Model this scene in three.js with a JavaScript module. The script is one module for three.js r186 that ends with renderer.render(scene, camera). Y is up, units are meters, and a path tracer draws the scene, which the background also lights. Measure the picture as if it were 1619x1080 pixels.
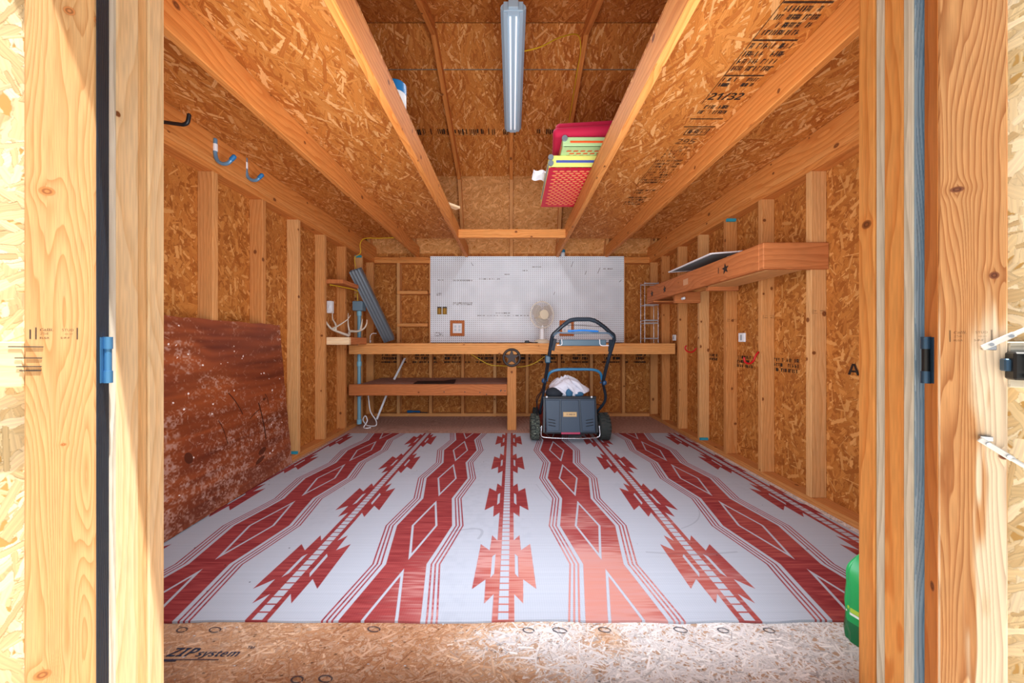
import * as THREE from 'three';
import { mergeGeometries } from 'three/addons/utils/BufferGeometryUtils.js';
import { RectAreaLightUniformsLib } from 'three/addons/lights/RectAreaLightUniformsLib.js';
import { RoundedBoxGeometry } from 'three/addons/geometries/RoundedBoxGeometry.js';

/* ------------------------------------------------------------ camera, sky, sun, exposure */
RectAreaLightUniformsLib.init();
const FOC = 559, EYE = 0.945;                       // focal length in pixels of a 1619 x 1080 frame, eye height
const scene = new THREE.Scene();
const camera = new THREE.PerspectiveCamera(2 * Math.atan(540 / FOC) * 180 / Math.PI, 1619 / 1080, 0.05, 100);
camera.position.set(0, EYE, 0);
camera.lookAt(0, EYE, -1);
scene.background = new THREE.Color().setRGB(0.34, 0.39, 0.46);       // bright hazy midday sky
const sun = new THREE.DirectionalLight(new THREE.Color().setRGB(1, 0.95, 0.87), 12);
sun.position.set(1.4 * 2, 7.2 * 2, 1.0 * 2);
sun.target.position.set(0, 0, 0);
sun.castShadow = true;
Object.assign(sun.shadow.camera, { left: -6, right: 6, top: 6, bottom: -6, near: 0.5, far: 40 });
sun.shadow.mapSize.set(2048, 2048);
scene.add(sun, sun.target);
// added fill light across the door opening, on top of sun and sky
const doorway = new THREE.RectAreaLight(new THREE.Color().setRGB(0.90, 0.96, 1.07), 6.6, 1.78, 1.58);
doorway.position.set(0, 1.08, -0.945);
doorway.lookAt(0, 1.08, -4);
scene.add(doorway);
const renderer = new THREE.WebGLRenderer({ antialias: true });
renderer.toneMapping = THREE.LinearToneMapping;
renderer.toneMappingExposure = 1.0;
renderer.shadowMap.enabled = true;

/* ------------------------------------------------------------ helpers */
let SEED = 7;
const setSeed = (s) => { SEED = s >>> 0 || 1; };
const rnd = () => { SEED = (SEED + 0x6D2B79F5) >>> 0; let t = SEED; t = Math.imul(t ^ (t >>> 15), t | 1); t ^= t + Math.imul(t ^ (t >>> 7), t | 61); return ((t ^ (t >>> 14)) >>> 0) / 4294967296; };
const rr = (a, b) => a + (b - a) * rnd();
const at = (px, py, d) => new THREE.Vector3((px - 809.5) * d / FOC, EYE + (540 - py) * d / FOC, -d);
const V = (x, y, z) => new THREE.Vector3(x, y, z);
const clamp = (x, a = 0, b = 1) => Math.min(b, Math.max(a, x));
const sstep = (a, b, x) => { const t = clamp((x - a) / (b - a)); return t * t * (3 - 2 * t); };
const lerp = (a, b, t) => a + (b - a) * t;

// value noise that repeats after px by py cells
function makeNoise(seed, px, py) {
  setSeed(seed);
  const g = new Float32Array(px * py);
  for (let i = 0; i < g.length; i++) g[i] = rnd();
  return (x, y) => {
    const xi = Math.floor(x), yi = Math.floor(y), fx = x - xi, fy = y - yi;
    const sx = fx * fx * (3 - 2 * fx), sy = fy * fy * (3 - 2 * fy);
    const x0 = ((xi % px) + px) % px, x1 = (x0 + 1) % px, y0 = ((yi % py) + py) % py, y1 = (y0 + 1) % py;
    return lerp(lerp(g[y0 * px + x0], g[y0 * px + x1], sx), lerp(g[y1 * px + x0], g[y1 * px + x1], sx), sy);
  };
}
function dataTex(arr, w, h, srgb, rep) {
  const t = new THREE.DataTexture(arr, w, h, THREE.RGBAFormat);
  t.magFilter = THREE.LinearFilter; t.minFilter = THREE.LinearMipmapLinearFilter; t.generateMipmaps = true;
  t.wrapS = t.wrapT = THREE.RepeatWrapping;
  if (srgb) t.colorSpace = THREE.SRGBColorSpace;
  if (rep) t.repeat.set(rep[0], rep[1]);
  t.needsUpdate = true;
  return t;
}
function bytes3(r, g, b, n) {
  const o = new Uint8Array(n * 4);
  for (let i = 0; i < n; i++) { o[i * 4] = clamp(r[i], 0, 255); o[i * 4 + 1] = clamp(g[i], 0, 255); o[i * 4 + 2] = clamp(b[i], 0, 255); o[i * 4 + 3] = 255; }
  return o;
}
function bytes1(h, n) {
  const o = new Uint8Array(n * 4);
  for (let i = 0; i < n; i++) { const v = clamp(h[i] * 255, 0, 255); o[i * 4] = o[i * 4 + 1] = o[i * 4 + 2] = v; o[i * 4 + 3] = 255; }
  return o;
}

// strand board: overlapping wood flakes, each with its own tone and grain
function osbTex(seed, o) {
  const W = o.w ?? 1024, H = o.h ?? 1024, mw = o.mw ?? 1.22, mh = o.mh ?? 1.22, n = W * H, ppm = W / mw;
  const R = new Float32Array(n).fill(o.base[0]), G = new Float32Array(n).fill(o.base[1]), B = new Float32Array(n).fill(o.base[2]), Z = new Float32Array(n).fill(0.3);
  setSeed(seed);
  const area = mw * mh, count = Math.round((o.density ?? 4200) * area / 1.49);
  for (let k = 0; k < count; k++) {
    const late = k / count, L = rr(o.len[0], o.len[1]) * ppm, w = rr(o.wid[0], o.wid[1]) * ppm * (rnd() < 0.3 ? 0.5 : 1);
    const a = o.dir + (rnd() + rnd() + rnd() - 1.5) * o.spread, ca = Math.cos(a), sa = Math.sin(a), cx = rnd() * W, cy = rnd() * H;
    const q = rnd();
    let c = o.pal[Math.min(o.pal.length - 1, Math.floor(Math.pow(q, o.bias ?? 1) * o.pal.length))];
    if (o.tint) c = o.tint(c, cx / W * mw, cy / H * mh, rnd);
    const br = rr(-9, 9), hgt = rr(0.3, 0.9), taper = rr(0.0, 0.4), gs = rnd() * 100, skew = rr(-0.5, 0.5), gr = rr(3, 9);
    const ext = Math.ceil(L / 2 + w);
    const x0 = Math.floor(cx - Math.abs(ca) * L / 2 - w), x1 = Math.ceil(cx + Math.abs(ca) * L / 2 + w), y0 = Math.floor(cy - Math.abs(sa) * L / 2 - w), y1 = Math.ceil(cy + Math.abs(sa) * L / 2 + w);
    for (let y = y0; y <= y1; y++) for (let x = x0; x <= x1; x++) {
      const dx = x - cx, dy = y - cy, u = dx * ca + dy * sa, v = -dx * sa + dy * ca;
      const hw = w / 2 * (1 - taper * Math.abs(2 * u / L) + 0.12 * Math.sin(u * 0.3 + gs)), hl = L / 2 + skew * v;
      if (Math.abs(v) > hw || Math.abs(u) > hl) continue;
      const i = (((y % H) + H) % H) * W + (((x % W) + W) % W);
      const e = Math.min(1, (hw - Math.abs(v)) / 1.2), grain = Math.sin(v * 2.1 + gs) * gr * 0.5 + Math.sin(v * 0.9 + gs * 3 + Math.sin(u * 0.05)) * gr;
      const s = 1 - (1 - e) * (o.edge ?? 0.13);
      R[i] = (c[0] + br + grain) * s; G[i] = (c[1] + br * 0.9 + grain * 0.9) * s; B[i] = (c[2] + br * 0.7 + grain * 0.6) * s;
      Z[i] = hgt * (0.6 + 0.4 * e) + 0.05 * Math.sin(v * 1.7);
    }
  }
  const rep = [1 / mw, 1 / mh];
  return { map: dataTex(bytes3(R, G, B, n), W, H, true, rep), bump: dataTex(bytes1(Z, n), W, H, false, rep) };
}
// sawn softwood, grain along v; uv in metres
function lumberTex(seed, o = {}) {
  const W = o.w ?? 256, H = o.h ?? 1536, mw = o.mw ?? 0.30, mh = o.mh ?? 2.4, n = W * H;
  const early = o.early ?? [222, 172, 112], latew = o.late ?? [190, 128, 70], freq = o.freq ?? 46;
  const R = new Float32Array(n), G = new Float32Array(n), B = new Float32Array(n), Z = new Float32Array(n);
  const n1 = makeNoise(seed, 4, 6), n2 = makeNoise(seed + 1, 16, 24), n3 = makeNoise(seed + 2, 128, 64), n4 = makeNoise(seed + 3, 12, 40);
  setSeed(seed + 9);
  const knots = o.knots ?? Array.from({ length: o.nk ?? 9 }, () => [rnd() * mw, rnd() * mh, rr(0.005, 0.012), rr(0.8, 1.5)]);
  const arch = o.arch ?? 0.5;
  for (let y = 0; y < H; y++) for (let x = 0; x < W; x++) {
    const i = y * W + x, xm = x / W * mw, ym = y / H * mh;
    let xs = xm, kn = 0, ring = 0, halo = 0;
    for (const [kx, ky, kr, ks] of knots) {
      let dx = xm - kx, dy = ym - ky;
      dx -= Math.round(dx / mw) * mw; dy -= Math.round(dy / mh) * mh;
      const q = Math.hypot(dx / kr, dy / (kr * ks));
      if (q < 7) { xs += Math.sign(dx || 1) * -kr * 1.1 * Math.exp(-q * q / 9); halo += Math.exp(-q * q / 6) * 0.5; }
      if (q < 1.25) { kn = Math.max(kn, 1 - sstep(0.9, 1.25, q)); ring = Math.sin(q * 9) * 0.5 + 0.5; }
    }
    const a = n1(x / W * 4, y / H * 6), b = n2(x / W * 16, y / H * 24);
    const t = xs * freq + a * 5.5 * arch + b * 0.35, s = t - Math.floor(t);
    const lt = Math.pow(s, 2.2) * (1 - sstep(0.93, 1, s)) * (o.contrast ?? 0.75);
    const fib = n3(x / W * 128, y / H * 64) - 0.5, pat = n4(x / W * 12, y / H * 40) - 0.5;
    const m = clamp(lt + halo * 0.35 + pat * 0.16, 0, 1.2), k = 1 + fib * 0.09 + pat * 0.05;
    let r = lerp(early[0], latew[0], m) * k, g = lerp(early[1], latew[1], m) * k, bl = lerp(early[2], latew[2], m) * k;
    if (o.weather) { const wv = clamp(o.weather(xm, ym, b, s)); r = lerp(r, o.wcol[0] * (0.9 + 0.2 * (1 - lt)), wv); g = lerp(g, o.wcol[1] * (0.9 + 0.2 * (1 - lt)), wv); bl = lerp(bl, o.wcol[2] * (0.9 + 0.2 * (1 - lt)), wv); }
    if (kn > 0) { const kc = o.knotCol ?? [128, 72, 36], kk = 0.75 + 0.35 * ring; r = lerp(r, kc[0] * kk, kn * 0.9); g = lerp(g, kc[1] * kk, kn * 0.9); bl = lerp(bl, kc[2] * kk, kn * 0.9); }
    R[i] = r; G[i] = g; B[i] = bl; Z[i] = 0.65 - 0.35 * lt + fib * 0.3 - kn * 0.2;
  }
  const rep = [1 / mw, 1 / mh];
  return { map: dataTex(bytes3(R, G, B, n), W, H, true, rep), bump: dataTex(bytes1(Z, n), W, H, false, rep) };
}
function canvasTex(w, h, draw) {
  const c = document.createElement('canvas'); c.width = w; c.height = h;
  const x = c.getContext('2d'); draw(x, w, h);
  const t = new THREE.CanvasTexture(c); t.colorSpace = THREE.SRGBColorSpace;
  t.wrapS = t.wrapT = THREE.RepeatWrapping;
  return t;
}
const mat = (color, rough = 0.6, extra = {}) => new THREE.MeshPhysicalMaterial({ color, roughness: rough, ...extra });
const woodMat = (tx, extra = {}) => new THREE.MeshPhysicalMaterial({ map: tx.map, bumpMap: tx.bump, bumpScale: 0.0007, roughness: 0.62, specularIntensity: 0.35, ...extra });

// box with chamfered edges, uv in metres, v along the given length axis (0 x, 1 y, 2 z)
function cbox(w, h, l, c = 0.002, axis = 1, uo = 0, vo = 0) {
  const H = [w / 2, h / 2, l / 2];
  c = Math.min(c, Math.min(...H) * 0.8);
  const pos = [], uv = [];
  const P = (s, f) => { const p = [0, 0, 0]; for (let k = 0; k < 3; k++) p[k] = s[k] * (k === f ? H[k] : H[k] - c); return p; };
  const oth = [0, 1, 2].filter((k) => k !== axis);
  const tri = (a, b, d, face) => {
    const ab = b.map((q, k) => q - a[k]), ad = d.map((q, k) => q - a[k]);
    const nn = [ab[1] * ad[2] - ab[2] * ad[1], ab[2] * ad[0] - ab[0] * ad[2], ab[0] * ad[1] - ab[1] * ad[0]];
    const cc = [0, 1, 2].map((k) => (a[k] + b[k] + d[k]) / 3);
    const t = nn[0] * cc[0] + nn[1] * cc[1] + nn[2] * cc[2] < 0 ? [a, d, b] : [a, b, d];
    for (const p of t) {
      pos.push(...p);
      if (face === axis) uv.push(p[oth[0]] + uo, p[oth[1]] + vo);
      else { const u = oth.find((k) => k !== face); uv.push(p[u] + uo + (face === oth[0] ? 0.11 : 0), p[axis] + vo); }
    }
  };
  const sg = [-1, 1];
  for (let f = 0; f < 3; f++) {
    const [a, b] = [0, 1, 2].filter((k) => k !== f);
    for (const s of sg) {
      const m = (i, j) => { const q = [0, 0, 0]; q[f] = s; q[a] = i; q[b] = j; return P(q, f); };
      tri(m(-1, -1), m(1, -1), m(1, 1), f); tri(m(-1, -1), m(1, 1), m(-1, 1), f);
    }
    if (c > 0) for (const i of sg) for (const j of sg) {           // edges along axis f
      const e = (k, face) => { const q = [0, 0, 0]; q[f] = k; q[a] = i; q[b] = j; return P(q, face); };
      tri(e(-1, a), e(1, a), e(1, b), a); tri(e(-1, a), e(1, b), e(-1, b), a);
    }
  }
  if (c > 0) for (const i of sg) for (const j of sg) for (const k of sg) tri(P([i, j, k], 0), P([i, j, k], 1), P([i, j, k], 2), 0);
  const g = new THREE.BufferGeometry();
  g.setAttribute('position', new THREE.Float32BufferAttribute(pos, 3));
  g.setAttribute('uv', new THREE.Float32BufferAttribute(uv, 2));
  g.computeVertexNormals();
  return g;
}
// box given by its corners in world coordinates
function bb(x0, x1, y0, y1, z0, z1, axis = 1, c = 0.002, uo = rr(0, 3), vo = rr(0, 3)) {
  return cbox(Math.abs(x1 - x0), Math.abs(y1 - y0), Math.abs(z1 - z0), c, axis, uo, vo).translate((x0 + x1) / 2, (y0 + y1) / 2, (z0 + z1) / 2);
}
// a board from a to b (length axis z of the box), width w across `side`, thickness t
function beam(a, b, w, t, upHint = V(0, 1, 0), c = 0.002) {
  const dir = b.clone().sub(a), L = dir.length(); dir.normalize();
  const side = new THREE.Vector3().crossVectors(upHint, dir).normalize(), up = new THREE.Vector3().crossVectors(dir, side);
  const g = cbox(w, t, L, c, 2, rr(0, 3), rr(0, 3));
  g.applyMatrix4(new THREE.Matrix4().makeBasis(side, up, dir).setPosition(a.clone().add(b).multiplyScalar(0.5)));
  return g;
}
function tube(pts, r, seg = 24, rad = 8, tension) {
  return new THREE.TubeGeometry(new THREE.CatmullRomCurve3(pts, false, 'centripetal', tension), seg, r, rad, false);
}
function capTube(pts, r, seg = 24, rad = 8) {
  const gs = [tube(pts, r, seg, rad)];
  for (const p of [pts[0], pts[pts.length - 1]]) gs.push(new THREE.SphereGeometry(r, rad, 6).translate(p.x, p.y, p.z));
  return merge(gs);
}
// swept round shape whose radius follows rf(0..1)
function sweep(pts, rf, seg = 20, rad = 8) {
  const curve = new THREE.CatmullRomCurve3(pts), g = new THREE.TubeGeometry(curve, seg, 1, rad, false), p = g.attributes.position, q = new THREE.Vector3();
  for (let i = 0; i <= seg; i++) {
    const c = curve.getPointAt(i / seg), r = rf(i / seg);
    for (let j = 0; j <= rad; j++) { const k = i * (rad + 1) + j; q.fromBufferAttribute(p, k).sub(c).multiplyScalar(r).add(c); p.setXYZ(k, q.x, q.y, q.z); }
  }
  g.computeVertexNormals();
  return g;
}
function merge(list) {
  const l = list.map((g) => { const q = g.index ? g.toNonIndexed() : g; for (const k of Object.keys(q.attributes)) if (!['position', 'normal', 'uv'].includes(k)) q.deleteAttribute(k); return q; });
  return mergeGeometries(l, false);
}
const taken = new Map();
function numbered(name) { const n = taken.get(name) ?? 0; taken.set(name, n + 1); return n ? name + '_' + String(n).padStart(3, '0') : name; }
const shade = (m) => { m.castShadow = m.receiveShadow = true; return m; };
function top(name, data, base = V(0, 0, 0)) {
  const g = new THREE.Group(); g.name = numbered(name); g.position.copy(base); g.userData = data; scene.add(g);
  return g;
}
const struct = (name, label, category, base) => top(name, { kind: 'structure', label, category }, base);
const thing = (name, label, category, base, group) => top(name, group ? { label, category, group } : { label, category }, base);
function rootOf(o) { while (o.parent && o.parent !== scene) o = o.parent; return o; }
// geometry in world coordinates becomes a part of a group (or of a part)
function part(parent, name, geo, material, label) {
  const m = shade(new THREE.Mesh(geo, material)); m.name = name;
  if (parent.isMesh) m.position.set(0, 0, 0); else m.position.copy(parent.position).negate();
  if (label) m.userData.label = label;
  parent.add(m);
  return m;
}
// flat print on a surface
function print(parent, name, tex, w, h, place, label) {
  const g = new THREE.PlaneGeometry(w, h); place(g);
  return part(parent, name, g, new THREE.MeshStandardMaterial({ map: tex, transparent: true, roughness: 0.8, polygonOffset: true, polygonOffsetFactor: -2 }), label);
}

/* ------------------------------------------------------------ materials */
const tWall = osbTex(11, { base: [154, 90, 38], pal: [[158, 92, 38], [173, 105, 46], [179, 111, 49], [183, 115, 52], [189, 122, 58], [204, 142, 78]], len: [0.03, 0.10], wid: [0.008, 0.026], dir: 1.3, spread: 1.6, density: 5200, bias: 1.2, edge: 0.10 });
const tDeck = osbTex(23, { base: [168, 98, 42], pal: [[174, 100, 42], [190, 116, 50], [196, 122, 55], [199, 127, 60], [205, 135, 68], [222, 162, 100]], len: [0.05, 0.17], wid: [0.007, 0.026], dir: 0.0, spread: 1.1, density: 4600, bias: 1.25, edge: 0.10 });
const tDoor = osbTex(37, { base: [190, 150, 90], pal: [[208, 180, 136], [216, 190, 146], [222, 198, 156], [228, 206, 168], [238, 220, 188]], len: [0.04, 0.12], wid: [0.008, 0.028], dir: 1.2, spread: 1.5, density: 4600 });
const nFloor = makeNoise(51, 32, 32), nFine = makeNoise(52, 256, 256);
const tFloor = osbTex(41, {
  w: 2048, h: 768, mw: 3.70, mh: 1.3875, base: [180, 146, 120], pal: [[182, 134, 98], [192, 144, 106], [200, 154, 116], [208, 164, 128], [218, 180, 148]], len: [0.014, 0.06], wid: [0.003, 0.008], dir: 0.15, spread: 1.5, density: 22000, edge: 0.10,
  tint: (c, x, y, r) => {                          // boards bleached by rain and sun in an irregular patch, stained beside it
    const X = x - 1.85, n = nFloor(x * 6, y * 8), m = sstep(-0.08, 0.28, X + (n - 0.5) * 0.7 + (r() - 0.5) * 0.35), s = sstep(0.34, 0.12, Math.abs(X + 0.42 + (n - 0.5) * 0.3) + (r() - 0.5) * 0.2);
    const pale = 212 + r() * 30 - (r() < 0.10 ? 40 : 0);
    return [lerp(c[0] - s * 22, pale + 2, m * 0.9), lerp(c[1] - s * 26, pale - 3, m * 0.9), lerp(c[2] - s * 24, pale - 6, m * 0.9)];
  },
});
const mOsbWall = woodMat(tWall, { bumpScale: 0.0012, roughness: 0.7 });
const mOsbDeck = woodMat(tDeck, { bumpScale: 0.0012, roughness: 0.68 });
const mOsbKnee = woodMat(tDoor, { bumpScale: 0.0012, roughness: 0.7, color: new THREE.Color().setRGB(0.83, 0.49, 0.26) });
const mOsbDoor = woodMat(tDoor, { bumpScale: 0.0012, roughness: 0.7 });
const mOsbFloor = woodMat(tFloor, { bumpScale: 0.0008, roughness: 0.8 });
const mStud = [3, 4, 5].map((s) => woodMat(lumberTex(60 + s * 7, { early: [[208, 148, 90], [200, 136, 78], [214, 160, 104]][s - 3], late: [[184, 118, 62], [176, 106, 52], [192, 132, 76]][s - 3] })));
const mJoist = [0, 1].map((s) => woodMat(lumberTex(140 + s * 11, { early: [[216, 146, 80], [210, 136, 70]][s], late: [[188, 110, 50], [180, 100, 42]][s], freq: 30 })));
const mBench = woodMat(lumberTex(171, { early: [222, 158, 94], late: [196, 122, 62], freq: 34, nk: 5 }));
const mShelf = woodMat(lumberTex(181, { early: [190, 116, 66], late: [162, 90, 48], freq: 34, nk: 5 }));
const mJambL = woodMat(lumberTex(201, { early: [246, 218, 176], late: [230, 190, 138], freq: 40, nk: 5 }));  // left jamb wood, paled to stand in for sunlight falling on it
const mJambM = woodMat(lumberTex(206, { early: [236, 196, 144], late: [216, 164, 108], freq: 40, nk: 2 }));  // middle left jamb board, sunlight likewise put into its pale tone
const mJambR = woodMat(lumberTex(211, { early: [224, 158, 90], late: [196, 116, 54], freq: 40, nk: 5 }));
const mGrey = woodMat(lumberTex(221, { early: [214, 208, 194], late: [176, 166, 148], freq: 60, nk: 0 }), { roughness: 0.9 });
const mPale = woodMat(lumberTex(231, { early: [232, 228, 216], late: [176, 166, 146], freq: 70, nk: 0 }), { roughness: 0.9, bumpScale: 0.002 });
const tPly = lumberTex(241, { w: 1024, h: 768, mw: 1.6, mh: 1.2, early: [188, 148, 130], late: [152, 112, 96], freq: 22, arch: 2, nk: 3 });
const mPly = woodMat(tPly, { roughness: 0.75 });
const mBlue = woodMat(lumberTex(251, { early: [158, 182, 202], late: [98, 130, 160], freq: 150, nk: 0, contrast: 1, arch: 1.2 }), { bumpScale: 0.003, roughness: 0.55 });
const mNavy = woodMat(lumberTex(252, { early: [52, 66, 84], late: [30, 40, 54], freq: 150, nk: 0, contrast: 1, arch: 1.2 }), { bumpScale: 0.003, roughness: 0.6 });
const mBlack = mat(0x14171c, 0.45), mBlackPl = mat(0x1d2a38, 0.5), mWhite = mat(0xe8eaec, 0.45), mSteel = mat(0xc9ced4, 0.25, { metalness: 1 }), mGalv = mat(0x9fb4c0, 0.35, { metalness: 0.6 });
const mYellowCable = mat(0xd8b020, 0.5), mRedPl = mat(0xc01018, 0.35), mTeal = mat(0x2a93a8, 0.6);

/* ------------------------------------------------------------ sizes of the shed */
const WX = 1.735, SX = 1.824, BZ = 4.46, FZ = 0.92, STUD_T = 1.935, PLATE_T = 2.011, DECK = 2.151, FXL = 0.9043, FXR = 0.9011;
const KNEE = [4.125, 2.835], RIDGE = [2.77, 3.347], FOOT = [4.48, 2.011];
const mir = (p) => [2 * RIDGE[0] - p[0], p[1]];

/* ------------------------------------------------------------ ground and floor */
{
  const g = struct('ground', 'pale sunlit concrete yard in front of the shed', 'ground');
  part(g, 'yard_slab', bb(-14, 14, -0.30, -0.16, -12, 12, 0, 0), mat(0xcfc8bc, 0.9));
}
{
  const g = struct('floor', 'strand board shed floor, bleached by the door, with worn plywood at the back', 'floor');
  const fp = (x0, x1, d0, d1, m, y1 = 0) => part(g, 'floor_panel', (() => { const q = cbox(x1 - x0, 0.02, d1 - d0, 0, 1, 0, 0); const p = q.attributes.position, n = q.attributes.normal, u = q.attributes.uv; q.translate((x0 + x1) / 2, y1 - 0.01, -(d0 + d1) / 2); for (let i = 0; i < p.count; i++) u.setXY(i, p.getX(i) + 1.85, -p.getZ(i) - 0.5); return q; })(), m);
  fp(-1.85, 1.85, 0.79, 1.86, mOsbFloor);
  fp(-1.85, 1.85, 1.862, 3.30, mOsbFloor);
  fp(-1.85, -0.553, 3.302, 4.56, mPly);
  fp(-0.550, 1.85, 3.302, 4.56, mPly);
  part(g, 'floor_frame', bb(-1.85, 1.85, -0.16, -0.02, -4.56, -0.80, 0, 0), mGrey);
  const t = canvasTex(1400, 180, (x, w, h) => {
    x.clearRect(0, 0, w, h);
    x.fillStyle = 'rgba(20,44,74,0.9)'; x.font = 'italic bold 36px sans-serif'; x.fillText('ZIP', 46, 106);
    x.font = 'italic bold 25px sans-serif'; x.fillText('system', 104, 106); x.font = 'bold 11px sans-serif'; x.fillText('TM', 196, 84);
    x.strokeStyle = 'rgba(20,44,74,0.8)'; x.lineWidth = 7; x.beginPath(); x.moveTo(36, 117); x.lineTo(78, 117); x.stroke(); x.lineWidth = 2.5; x.beginPath(); x.moveTo(78, 115); x.lineTo(160, 115); x.stroke();
    x.lineWidth = 3;
    for (const [cx, cy] of [[20, 22], [92, 22], [438, 20], [340, 168], [392, 166], [776, 24], [844, 24], [942, 22], [1108, 22], [1300, 24], [1200, 24]]) { x.strokeStyle = 'rgba(40,48,66,0.75)'; x.beginPath(); x.ellipse(cx, cy, 11 + (cx % 5), 8, 0.3, 0.4, 6.4); x.stroke(); }
    setSeed(5); for (let i = 0; i < 160; i++) { x.fillStyle = i % 4 ? 'rgba(50,30,20,0.55)' : 'rgba(240,240,240,0.6)'; x.fillRect(rnd() * w, rnd() * h, 2 + rnd() * 4, 2 + rnd() * 2); }
  });
  print(g, 'floor_stamp', t, 2.10, 0.21, (q) => q.rotateX(-Math.PI / 2).translate(-0.06, 0.0006, -1.078), 'dark blue lettering printed on the floor board');
}

/* ------------------------------------------------------------ walls */
const studGeos = [0, 1, 2, 3, 4, 5].map((k) => { setSeed(300 + k); return cbox(0.089, STUD_T - 0.038, 0.038, 0.0025, 1, rnd() * 3, rnd() * 3); });      // stud of a side wall
const studGeosB = [0, 1, 2, 3, 4, 5].map((k) => { setSeed(330 + k); return cbox(0.038, STUD_T - 0.038, 0.089, 0.0025, 1, rnd() * 3, rnd() * 3); });
function stampTex(seed, w = 200, h = 90) {
  return canvasTex(w, h, (x) => {
    setSeed(seed); x.clearRect(0, 0, w, h); x.fillStyle = 'rgba(30,28,30,0.75)';
    x.fillRect(4, 6, 5, h - 12); x.fillRect(w - 10, 6, 5, h - 12);
    x.font = 'bold 24px sans-serif'; x.fillText('STUD', w - 86, 34); x.fillText('254', 22, 34); x.font = '22px sans-serif'; x.fillText('S-P-F', w - 86, 74); x.fillText('8LGA', 22, 74);
  });
}
const tStamp = stampTex(3);
// rows of inked marks too small to read
function inkRows(x, x0, y0, w, rows, lh, dens = 0.8, al = 0.8, k0 = 2.5) {
  for (let r = 0; r < rows; r++) { let u = x0; while (u < x0 + w) { const cw = lh * rr(0.25, 0.55); if (rnd() < dens) { x.fillStyle = `rgba(28,20,14,${al * rr(0.5, 1)})`; const k = Math.floor(rnd() * 4), hh = lh * 0.68; x.fillRect(u, y0 + r * lh, k0, hh); if (k & 1) x.fillRect(u, y0 + r * lh, cw * 0.7, k0); if (k & 2) x.fillRect(u, y0 + r * lh + hh * 0.5, cw * 0.7, k0); if (k === 3) x.fillRect(u + cw * 0.6, y0 + r * lh, k0, hh); } u += cw; } }
}
function sideWall(s) {
  const left = s < 0, g = struct(left ? 'wall_left' : 'wall_right', (left ? 'left' : 'right') + ' shed wall of orange strand board between bare wooden studs', 'wall');
  setSeed(left ? 400 : 500);
  const pan = [[0.80, 2.10], [2.103, 3.318], [3.321, 4.56]];
  for (const [a, b] of pan) part(g, 'sheathing_panel', bb(s * SX, s * (SX + 0.011), -0.02, 2.16, -b, -a, 1, 0), mOsbWall);
  part(g, 'bottom_plate', bb(s * WX, s * SX, 0, 0.038, -4.548, -FZ, 2), mStud[1]);
  part(g, 'top_plate', bb(s * WX, s * SX, STUD_T, STUD_T + 0.0375, -4.548, -FZ, 2), mJoist[1]);
  part(g, 'top_plate', bb(s * WX, s * SX, STUD_T + 0.0385, PLATE_T, -4.548, -FZ, 2), mJoist[0]);
  for (let k = -2; k < 6; k++) {
    const d1 = 2.088 + 0.4064 * k, m = part(g, 'stud', studGeos[(k + 8 + (left ? 1 : 4)) % 6], mStud[(k + 6 + (left ? 0 : 2)) % 3]);
    m.position.set(s * (WX + SX) / 2, 0.038 + (STUD_T - 0.038) / 2, -(d1 - 0.019)); if (k % 2) m.rotation.z = Math.PI;
    if (!left && k >= 0 && k < 3) print(m, 'grade_stamp', tStamp, 0.075, 0.03, (q) => { q.rotateY(s * -Math.PI / 2 * 0).translate(0, 0, 0); q.translate((k % 2 ? 1 : 1) * 0, (k % 2 ? -1 : 1) * 0.13, 0.0195); if (k % 2) q.rotateZ(0); });
  }
  const cs = part(g, 'stud', studGeos[2], mStud[0]); cs.position.set(s * (WX + SX) / 2, 0.038 + (STUD_T - 0.038) / 2, -4.44);
  for (const [d, y] of left ? [[2.885, 0.046], [4.10, 1.925]] : [[2.885, 1.925], [3.29, 0.046]]) part(g, 'paint_mark', bb(s * (WX - 0.0006), s * (SX - 0.02), y - 0.012, y + 0.012, -d - 0.002 + 0.02, -d + 0.0395 - 0.02 + 0.0206, 1, 0), mTeal, 'teal paint on the stud end');
  return g;
}
const wallL = sideWall(-1), wallR = sideWall(1);
{
  setSeed(520);
  const t = canvasTex(1400, 140, (x, w, h) => { x.clearRect(0, 0, w, h); for (const [u, n, ww] of [[210, 2, 110], [520, 3, 170], [850, 3, 180]]) inkRows(x, u, 18, ww, n, 34, 0.85, 1, 6); x.font = 'bold 84px sans-serif'; x.fillStyle = 'rgba(20,14,10,0.85)'; x.fillText('A', 1296, 84); });
  print(wallR, 'board_stamp', t, 1.75, 0.14, (q) => q.rotateY(-Math.PI / 2).translate(SX - 0.0008, 0.78, -2.665), 'black print on the strand board');
}
const wallB = struct('wall_back', 'back shed wall of strand board and bare studs behind the workbench', 'wall');
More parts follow.
